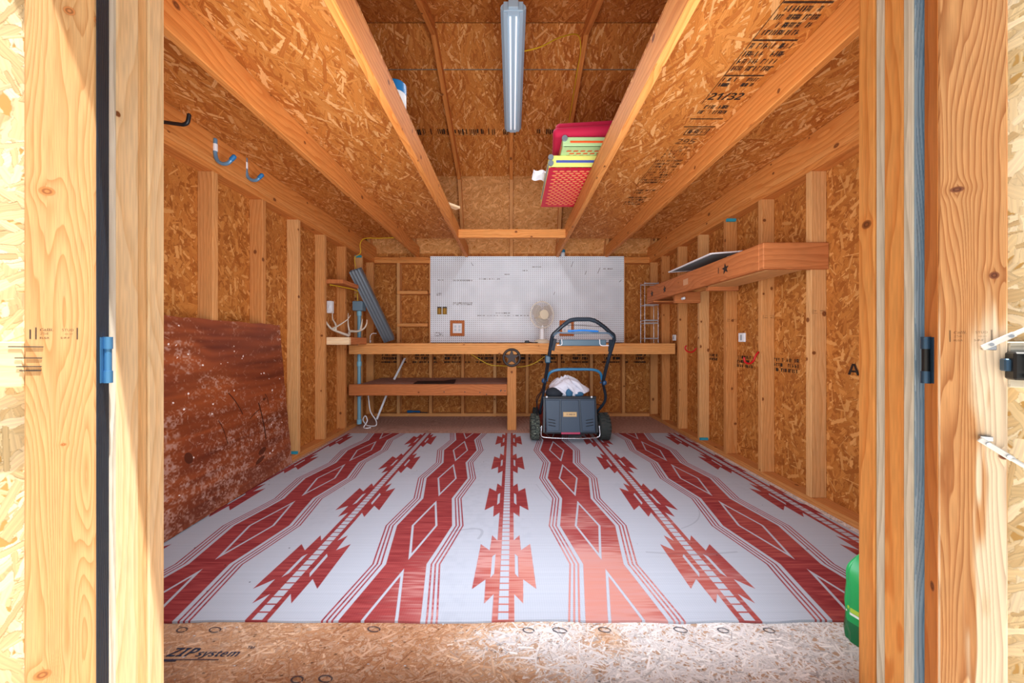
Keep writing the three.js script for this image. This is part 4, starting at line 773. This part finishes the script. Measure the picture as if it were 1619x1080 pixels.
hook('red_hook', 'red hook on the right wall stud under the grade stamp near the white outlet', 'hook', [[1199, 557, 2.47], [1195, 562, 2.47], [1191, 571, 2.47], [1184, 575, 2.47], [1178, 572, 2.47], [1176.5, 566, 2.47]], 0.0065, mRedPl, 'red hooks on the right wall');
hook('red_hook', 'red hook on the right wall beside the workbench end', 'hook', [[1100.5, 551, 3.30], [1097, 555, 3.30], [1092, 557, 3.30], [1086, 555, 3.30], [1083, 550, 3.30], [1085, 547, 3.30]], 0.0065, mRedPl, 'red hooks on the right wall');
/* ------------------------------------------------------------ electrics */
{
  setSeed(1500);
  const o = thing('outlet_box', 'small white outlet on the strand board of the right wall', 'outlet', V(1.82, 0.94, -2.79));
  const pl = part(o, 'cover_plate', bb(1.808, 1.8235, 0.942, 1.012, -2.825, -2.755, 1, 0.002), mWhite); part(pl, 'socket', bb(1.8062, 1.808, 0.955, 0.998, -2.80, -2.78, 1, 0.001), mat(0x9aa4a8, 0.5));
  const q = thing('outlet_box', 'white outlet on the right wall just above the end of the workbench', 'outlet', V(1.82, 0.95, -3.95));
  const p2 = part(q, 'cover_plate', bb(1.808, 1.8235, 0.955, 1.02, -3.985, -3.925, 1, 0.002), mWhite); part(p2, 'socket', bb(1.8062, 1.808, 0.97, 1.005, -3.965, -3.945, 1, 0.001), mat(0x9aa4a8, 0.5));
  const s = thing('switch_box', 'white switch box on the left wall above the antlers', 'switch', V(-1.79, 1.23, -3.43));
  const c = part(s, 'cover', bb(-1.8235, -1.772, 1.225, 1.345, -3.52, -3.475, 1, 0.004), mWhite); part(c, 'toggle', bb(-1.80, -1.79, 1.275, 1.30, -3.4745, -3.467, 1, 0.001), mWhite);
}
{
  setSeed(1510);
  const o = thing('conduit', 'grey electrical box and conduit pipe running down the left wall', 'conduit', V(-1.71, 0.04, -3.89)), m = mat(0x6d8694, 0.5), d = 3.885, X = -1.709;
  const bx = part(o, 'junction_box', bb(X - 0.022, X + 0.085, 1.28, 1.385, -d - 0.05, -d + 0.05, 1, 0.006), m); part(bx, 'box_lid', bb(X - 0.02, X + 0.083, 1.284, 1.381, -d + 0.0501, -d + 0.055, 1, 0.002), m);
  part(o, 'pipe', new THREE.CylinderGeometry(0.019, 0.019, 1.24, 16).translate(X + 0.03, 0.66, -d), mat(0x6fa0b4, 0.45));
  for (const y of [0.70, 1.253, 0.065]) part(o, 'coupling', new THREE.CylinderGeometry(0.025, 0.025, 0.05, 16).translate(X + 0.03, y, -d), mat(0x7db4c6, 0.45));
  part(o, 'strap', bb(X + 0.004, X + 0.056, 0.345, 0.36, -d - 0.023, -d + 0.023, 1, 0.001), mSteel);
}
const cable = (label, pts, r = 0.0045) => { const p = pts.map((a) => a.isVector3 ? a : at(...a)), o = thing('electrical_cable', label, 'cable', p[0]); part(o, 'sheath', capTube(p, r, p.length * 10, 6), mYellowCable); };
cable('yellow electrical cable rising from the conduit box to the loft joist', [V(-1.695, 1.386, -3.885), V(-1.70, 1.55, -3.88), V(-1.70, 1.70, -3.87), V(-1.715, 1.86, -3.86), V(-1.65, 1.91, -3.85), V(-1.65, 2.0, -3.84), V(-1.60, 2.045, -3.80), V(-1.40, 2.035, -3.73), V(-1.225, 2.02, -3.66)]);
cable('yellow electrical cable stapled under the small upper left shelf', [V(-1.72, 1.481, -3.34), V(-1.66, 1.478, -3.45), V(-1.60, 1.47, -3.58), V(-1.60, 1.46, -3.68), V(-1.70, 1.44, -3.80)]);
cable('yellow electrical cable hanging in a loop under the workbench', [V(-0.48, 0.813, -4.0), V(-0.38, 0.75, -4.0), V(-0.25, 0.68, -4.02), V(-0.08, 0.665, -4.05), V(0.10, 0.655, -4.05), V(0.24, 0.69, -4.03), V(0.36, 0.77, -4.0), V(0.42, 0.812, -3.98)]);
/* ------------------------------------------------------------ left corner */
{
  setSeed(1600);
  const a = thing('corner_shelf', 'small framed wooden shelf on the left wall holding the antlers', 'shelf', V(-1.62, 0.91, -3.5));
  part(a, 'end_board', bb(-1.733, -1.521, 0.915, 0.985, -3.338, -3.30, 0, 0.003), mJambL); part(a, 'side_board', bb(-1.559, -1.521, 0.915, 0.985, -3.70, -3.3385, 2, 0.003), mShelf2()); part(a, 'shelf_board', bb(-1.733, -1.5595, 0.965, 0.983, -3.70, -3.3385, 2, 0.001), mPly);
  const b = thing('upper_shelf', 'short thick wooden shelf board on the left wall above the antlers', 'shelf', V(-1.65, 1.49, -3.5));
  part(b, 'board', bb(-1.733, -1.580, 1.488, 1.526, -3.64, -3.30, 2, 0.003), mShelf2());
}
const bone = mat(0xd9cdb8, 0.6);
function antler(label, main, tines, d) {
  const P = (l) => l.map(([x, y, dd]) => at(510 + x / 7.71, 420 + y / 7.71, d + (dd ?? 0))), o = thing('deer_antler', label, 'antler', P(main)[0]);
  part(o, 'main_beam', sweep(P(main), (t) => 0.012 * (1 - 0.75 * t) + 0.002, 30, 10), bone);
  for (const t of tines) part(o, 'tine', sweep(P(t), (k) => 0.009 * (1 - 0.85 * k) + 0.0012, 20, 8), bone);
}
antler('pale deer antler with wide main beam on the small left shelf, nearer the door', [[325, 856], [220, 818, -0.02], [110, 770, -0.05], [50, 700, -0.06], [15, 620, -0.05], [6, 525, -0.02]], [[[160, 790, -0.04], [160, 722, -0.03], [124, 650, -0.01], [120, 548, 0]], [[118, 772, -0.05], [240, 702, -0.05], [308, 652, -0.03], [340, 606, 0]]], 3.46);
antler('pale deer antler lying on the small left shelf, nearer the grey gutter pipe', [[322, 850], [330, 806, -0.01], [430, 800, -0.03], [508, 762, -0.04], [536, 710, -0.04], [540, 662, -0.02]], [[[328, 806], [312, 720], [312, 580]], [[462, 785, -0.03], [470, 740, -0.02], [488, 650, 0]]], 3.60);
{
  const A = V(-1.648, 1.700, -3.72), B = V(-1.435, 0.962, -4.14), dir = B.clone().sub(A).normalize();
  const o = thing('gutter_pipe', 'dark grey ribbed rectangular downspout leaning on the bench in the left corner', 'downspout', V(-1.43, 0.93, -4.13));
  const s = new THREE.Shape(), w = 0.062, h = 0.036, n = 40, pts = []; const ribs = (t) => 0.004 * Math.abs(Math.sin(t * Math.PI * 4));
  for (let i = 0; i <= n; i++) pts.push([-w + 2 * w * i / n, -h + ribs(i / n)]); for (let i = 0; i <= 12; i++) pts.push([w - 0.003 * Math.sin(Math.PI * i / 12), -h + 2 * h * i / 12]); for (let i = n; i >= 0; i--) pts.push([-w + 2 * w * i / n, h - ribs(i / n)]); for (let i = 12; i > 0; i--) pts.push([-w + 0.003 * Math.sin(Math.PI * i / 12), -h + 2 * h * i / 12]);
  pts.forEach(([a, b], i) => i ? s.lineTo(a, b) : s.moveTo(a, b)); const hole = new THREE.Path(); pts.forEach(([a, b], i) => i ? hole.lineTo(a * 0.95, b * 0.92) : hole.moveTo(a * 0.95, b * 0.92)); s.holes.push(hole);
  const g = new THREE.ExtrudeGeometry(s, { depth: A.distanceTo(B), bevelEnabled: false }), side = new THREE.Vector3().crossVectors(V(0, 0.3, 1), dir).normalize(), up = new THREE.Vector3().crossVectors(dir, side);
  g.applyMatrix4(new THREE.Matrix4().makeBasis(side, up, dir).setPosition(A)); part(o, 'pipe', g, mat(0x6a757d, 0.4, { metalness: 0.2 }));
}
{
  const o = thing('white_trim_strip', 'thin white plastic strip leaning behind the lower shelf against the back wall', 'strip', at(595, 652, 4.1));
  part(o, 'strip', merge([beam(V(-1.553, 0.051, -4.06), V(-1.400, 0.462, -4.10), 0.022, 0.010, V(0, 0, 1)), beam(V(-1.398, 0.494, -4.10), V(-1.30, 0.735, -4.10), 0.022, 0.010, V(0, 0, 1))].slice(0, 1)), mWhite);
  const q = thing('white_trim_strip', 'upper white plastic strip standing on the lower shelf', 'strip', at(620, 605, 4.1));
  part(q, 'strip', beam(V(-1.400, 0.494, -4.20), V(-1.345, 0.735, -4.44), 0.024, 0.010, V(0, 0, 1)), mWhite);
  const c = thing('network_cable', 'loose white cable coiled on the floor under the lower shelf', 'cord', V(-1.66, 0.03, -3.95));
  part(c, 'cord', capTube([V(-1.625, 0.371, -3.99), V(-1.61, 0.30, -3.97), V(-1.58, 0.16, -3.95), V(-1.51, 0.06, -3.93), V(-1.50, 0.02, -3.90), V(-1.60, 0.012, -3.92), V(-1.62, 0.02, -3.93), V(-1.643, 0.08, -3.90), V(-1.61, 0.13, -3.88), V(-1.58, 0.08, -3.86), V(-1.61, 0.015, -3.84), V(-1.57, 0.012, -3.80), V(-1.53, 0.014, -3.82)], 0.0065, 120, 6), mWhite);
  const w = thing('white_wire', 'short white wire end curling up behind the workbench rail', 'wire', V(-1.70, 0.93, -4.2));
  part(w, 'wire', capTube([at(585, 537, 4.1), at(586, 530, 4.1), at(590, 527, 4.12), at(595, 527.5, 4.15)], 0.004, 16, 6), mWhite); part(w, 'wire_nut', new THREE.CylinderGeometry(0.010, 0.006, 0.03, 10).translate(at(585.5, 536, 4.1).x, 0.945, -4.1), mWhite);
  const s = thing('screwdriver', 'blue handled screwdriver lying on the bottom plate under the shelf', 'screwdriver', at(656, 652, 4.48));
  const p = at(644, 652, 4.47); p.y = 0.056; part(s, 'handle', sweep([V(p.x, p.y, -4.475), V(p.x + 0.07, p.y + 0.003, -4.475), V(p.x + 0.16, p.y, -4.475)], (t) => 0.017 - 0.006 * t + 0.002 * Math.sin(t * 9), 16, 10), mat(0x145a8c, 0.4)); part(s, 'shaft', capTube([V(p.x + 0.15, p.y - 0.004, -4.475), V(p.x + 0.25, p.y - 0.012, -4.475)], 0.005, 4, 8), mBlack);
  const k = thing('dark_cloth', 'flat dark brown leather scrap lying on the lower shelf', 'cloth', V(-1.05, 0.489, -3.95));
  const g = new THREE.PlaneGeometry(0.44, 0.26, 30, 16).rotateX(-Math.PI / 2), gp = g.attributes.position, nn = makeNoise(751, 16, 16); for (let i = 0; i < gp.count; i++) { const x = gp.getX(i), z = gp.getZ(i); gp.setXYZ(i, x + 0.02 * nn(z * 9 + 5, 2), 0.4925 + 0.004 * nn(x * 12 + 8, z * 12 + 8) + 0.016 * sstep(0.05, 0.2, x) * sstep(-0.1, 0.1, -z), z + 0.05 * nn(x * 4 + 4, 7)); } g.computeVertexNormals(); g.translate(-0.86, 0, -3.97);
  part(k, 'leather', g, mat(0x2c1a18, 0.7, { side: THREE.DoubleSide }));
}
/* ------------------------------------------------------------ strip lamp under the ridge */
{
  const d0 = 2.157, d1 = 3.377, X = 0.008, Y = 2.950, L = d1 - d0, o = thing('strip_lamp', 'long blue-grey metal shop light with two white strips hanging under the ridge', 'lamp', V(X, Y, -(d0 + d1) / 2)), m = mat(0xa6c2d4, 0.5);
  const ex = (pts, len = L, z = -d1) => { const s = new THREE.Shape(pts.map(([a, b]) => new THREE.Vector2(a, b))); return new THREE.ExtrudeGeometry(s, { depth: len, bevelEnabled: false }).translate(X, Y, z); };
  part(o, 'housing', ex([[-0.040, 0.0], [-0.060, 0.006], [-0.0785, 0.030], [-0.074, 0.045], [-0.045, 0.07], [0.045, 0.07], [0.074, 0.045], [0.0785, 0.030], [0.060, 0.006], [0.040, 0.0], [0.034, 0.006], [-0.034, 0.006]]), m);
  for (const s of [-1, 1]) part(o, 'light_strip', ex([[s * 0.022 - 0.006, -0.001], [s * 0.022 + 0.006, -0.001], [s * 0.022 + 0.006, 0.0065], [s * 0.022 - 0.006, 0.0065]].map(([a, b]) => [a * 0.85, b]), L - 0.06, -d1 + 0.03), mat(0xf6f8fa, 0.4, { emissive: 0xf4f8ff, emissiveIntensity: 0.6 }), 'white light strip');  // glow added to the strips; the lamp itself is switched off
  const glow = new THREE.RectAreaLight(new THREE.Color().setRGB(0.92, 0.97, 1.06), 26, 0.10, L - 0.06); glow.position.set(0, -0.006, 0); glow.lookAt(X, -5, -(d0 + d1) / 2 - 0.0001); glow.rotation.set(-Math.PI / 2, 0, 0); glow.name = 'lamp_fill_light'; o.add(glow);  // added fill: an unlit lamp made to shine, to brighten loft and back
  for (const [z, s] of [[-d0, 1], [-d1, -1]]) part(o, 'end_cap', merge([beam(V(X, Y + 0.032, z), V(X, Y + 0.032, z + s * 0.012), 0.120, 0.055), beam(V(X, Y + 0.030, z + s * 0.012), V(X, Y + 0.030, z + s * 0.030), 0.06, 0.045)]), m);
  for (const d of [2.25, 3.28]) {
    const links = [], yTop = 3.347 - Math.abs(RIDGE[0] - d) * 0.378 + 0.01, n = Math.floor((yTop - Y - 0.07) / 0.016); for (let i = 0; i <= n; i++) { const t = new THREE.TorusGeometry(0.007, 0.0016, 5, 10); t.scale(0.7, 1.4, 1); if (i % 2) t.rotateY(Math.PI / 2); links.push(t.translate(X - 0.012, Y + 0.075 + i * 0.016, -d)); }
    part(o, 'chain', merge(links), mSteel);
  }
}
cable('yellow cable running from the hanging lamp along the right rafter', [V(0.075, 2.995, -2.50), V(0.20, 3.06, -2.54), V(0.36, 3.20, -2.62), V(0.52, 3.33, -2.76), V(0.556, 3.31, -2.86), V(0.556, 3.24, -3.05), V(0.556, 3.14, -3.30), V(0.556, 3.03, -3.6), V(0.556, 2.95, -3.8)]);
/* ------------------------------------------------------------ things in the loft */
function crate(name, label, x0, x1, y0, y1, d0, d1, cols, roll) {
  const o = thing(name, label, 'crate', V((x0 + x1) / 2, y0, -(d0 + d1) / 2), 'folded plastic crates at the loft edge');
  const tm = mat(cols[0], 0.4), wm = mat(cols[1], 0.4);
  // bottom grille with honeycomb holes
  const s = new THREE.Shape([[x0, d0], [x1, d0], [x1, d1], [x0, d1]].map(([a, b]) => new THREE.Vector2(a, b))), r = 0.020, m = 0.05;
  for (let j = 0, z = d0 + m; z < d1 - m; j++, z += r * 1.62) for (let x = x0 + m + (j % 2) * r * 1.2; x < x1 - m; x += r * 2.4) { const h = new THREE.Path(); for (let i = 0; i <= 6; i++) { const a = i * Math.PI / 3; i ? h.lineTo(x + Math.cos(a) * r * 1.1, z + Math.sin(a) * r * 0.8) : h.moveTo(x + r * 1.1, z); } s.holes.push(h); }
  const g = new THREE.ExtrudeGeometry(s, { depth: 0.003, bevelEnabled: false }).rotateX(-Math.PI / 2).translate(0, y0, 0);
  part(o, 'grille_base', g, tm);
  part(o, 'inner_tray', bb(x0 + 0.02, x1 - 0.02, y0 + 0.0035, y0 + 0.010, -d1 + 0.02, -d0 - 0.02, 0, 0.002), mat(cols[3], 0.5));
  const H = y1 - y0, walls = [[x0, x1, -d0 - 0.014, -d0], [x0, x1, -d1, -d1 + 0.014], [x0, x0 + 0.014, -d1 + 0.0145, -d0 - 0.0145], [x1 - 0.014, x1, -d1 + 0.0145, -d0 - 0.0145]];
  for (const [a, b, c, e] of walls) { const w = part(o, 'side_wall', bb(a, b, y0 + 0.0125, y1, c, e, 0, 0.004), wm); part(w, 'stripe', b - a > e - c ? bb(a + 0.05, b - 0.05, y0 + H * 0.42, y0 + H * 0.62, c - 0.003, e + 0.003, 0, 0.002) : bb(a - 0.003, b + 0.003, y0 + H * 0.42, y0 + H * 0.62, c + 0.05, e - 0.05, 2, 0.002), mat(cols[2], 0.4)); }
  const kn = []; for (const y of [y0 + H * 0.35, y0 + H * 0.8]) kn.push(new THREE.CylinderGeometry(0.019, 0.019, 0.014, 18).rotateX(Math.PI / 2).translate(x0 + 0.012, y, -d0 + 0.006));
  for (const q of roll ? kn.slice(1) : kn) part(o, 'corner_knob', q, mGalv, 'grey round corner knob');
  return o;
}
crate('folding_crate', 'folded red bottomed plastic crate with yellow sides and blue stripe, at the loft edge', 0.262, 0.80, DECK + 0.019, 2.262, 2.50, 3.22, [0xd2083a, 0xdfe07a, 0x4a5aa8, 0xf0b070]);
crate('folding_crate', 'folded mint green plastic crate with orange stripe lying under the magenta cushion', 0.345, 0.86, 2.2628, 2.335, 2.40, 3.12, [0xb5d99a, 0xb5d99a, 0xf0602a, 0xd86a3a], true);
{
  const o = thing('cushion', 'folded magenta cushion lying on top of the plastic crates in the loft', 'cushion', V(0.62, 2.336, -2.85)), m = mat(0xb8083c, 0.8), n = makeNoise(761, 16, 16);
  for (const [k, y, dz] of [[0, 2.372, 0], [1, 2.432, 0.05]]) {
    const g = new RoundedBoxGeometry(0.66, 0.064, 0.94, 6, 0.031), p = g.attributes.position; for (let i = 0; i < p.count; i++) { const x = p.getX(i), z = p.getZ(i); p.setXYZ(i, x + 0.02 * (n(z * 6 + 8, 3 + k) - 0.5), p.getY(i) + 0.0, z); } g.computeVertexNormals();
    part(o, 'pad', g.rotateY(-0.10).translate(0.66 + k * 0.02, y, -2.83 - dz), m);
  }
  const c = at(848, 276, 2.95), tg = new THREE.PlaneGeometry(0.10, 0.085, 8, 8), q = tg.attributes.position; for (let i = 0; i < q.count; i++) q.setZ(i, 0.02 * Math.sin(q.getX(i) * 60) + 0.015 * Math.cos(q.getY(i) * 70)); tg.computeVertexNormals(); tg.rotateZ(-0.2).translate(c.x + 0.02, c.y, c.z);
  part(o, 'label_tag', tg, mat(0xe8ecf0, 0.7, { side: THREE.DoubleSide }), 'crumpled white tag');
  part(o, 'tag_strap', capTube([V(c.x + 0.05, c.y + 0.01, c.z), V(0.33, 2.365, -2.93)], 0.006, 6, 6), mWhite);
}
function can(label, X, y, d, r, h, lid, body) {
  const o = thing('spray_can', label, 'can', V(X, y, -d));
  part(o, 'body', new THREE.LatheGeometry([[0, 0], [r, 0], [r, h * 0.62], [r * 0.96, h * 0.64]].map(([a, b]) => new THREE.Vector2(a, b)), 28).translate(X, y, -d), mat(body, 0.35));
  part(o, 'lid', new THREE.LatheGeometry([[r * 1.02, h * 0.62], [r * 1.02, h * 0.95], [r * 0.9, h], [0, h]].map(([a, b]) => new THREE.Vector2(a, b)), 28).translate(X, y, -d), mat(lid, 0.35));
}
can('white tub with a blue lid on the loft deck behind the left joist', -0.622, DECK + 0.019, 1.90, 0.052, 0.155, 0x1f78b8, 0xe4e8ea);
can('small blue topped can on the top plate beside the right joist', 0.645, PLATE_T + 0.0005, 4.50, 0.030, 0.10, 0x1f82a8, 0xdfe4e6);
{
  setSeed(1700); const o = thing('wood_scrap', 'pale wood offcut sticking over the edge of the left loft joist', 'offcut', V(-0.58, DECK + 0.018, -3.2));
  part(o, 'offcut', beam(V(-0.66, DECK + 0.030, -3.10), V(-0.50, DECK + 0.030, -3.28), 0.06, 0.02), mJambL);
}
/* ------------------------------------------------------------ green bag by the right jamb */
{
  const t = canvasTex(512, 512, (x, w, h) => { x.fillStyle = '#0f9a4e'; x.fillRect(0, 0, w, h); x.fillStyle = '#0b6a3a'; x.fillRect(0, 400, w, 112); x.strokeStyle = '#a8c83a'; x.lineWidth = 26; x.beginPath(); x.moveTo(0, 330); x.quadraticCurveTo(120, 330, 260, 440); x.stroke(); x.strokeStyle = '#e8efe6'; x.lineWidth = 14; x.beginPath(); x.moveTo(0, 352); x.quadraticCurveTo(110, 352, 240, 460); x.stroke(); x.fillStyle = '#ffffff'; x.font = 'bold 90px sans-serif'; x.fillText('k', 62, 322); });
  const g = new THREE.BoxGeometry(0.34, 0.30, 0.14, 24, 24, 10), p = g.attributes.position, n = makeNoise(771, 16, 16);
  for (let i = 0; i < p.count; i++) { let x = p.getX(i), y = p.getY(i), z = p.getZ(i); const v = (y + 0.15) / 0.30, u = x / 0.17, pin = 1 - 0.85 * Math.pow(clamp((v - 0.62) / 0.38), 1.4), bul = Math.sqrt(1.02 - Math.pow(Math.abs(u), 3)); p.setXYZ(i, x * (1 - 0.22 * Math.pow(clamp((v - 0.75) / 0.25), 2)) + 0.008 * (n(y * 30 + 8, z * 20 + 4) - 0.5), y + 0.004 * (n(x * 30 + 8, z * 20) - 0.5) * (v > 0.1 ? 1 : 0), z * pin * bul * (1 + 0.15 * (n(x * 14 + 5, y * 14 + 5) - 0.5))); }
  for (let i = 0; i < p.count; i++) g.attributes.uv.setXY(i, p.getX(i) / 0.34 + 0.5, p.getY(i) / 0.30 + 0.5);
  g.computeVertexNormals(); g.scale(1, 0.93, 1).rotateY(-0.18).translate(1.232, 0.142, -1.09);
  const o = thing('garden_bag', 'green plastic garden bag standing on the floor behind the right jamb', 'bag', V(1.232, 0, -1.09));
  part(o, 'bag', g, new THREE.MeshPhysicalMaterial({ map: t, roughness: 0.35 }));
}
renderer.render(scene, camera);
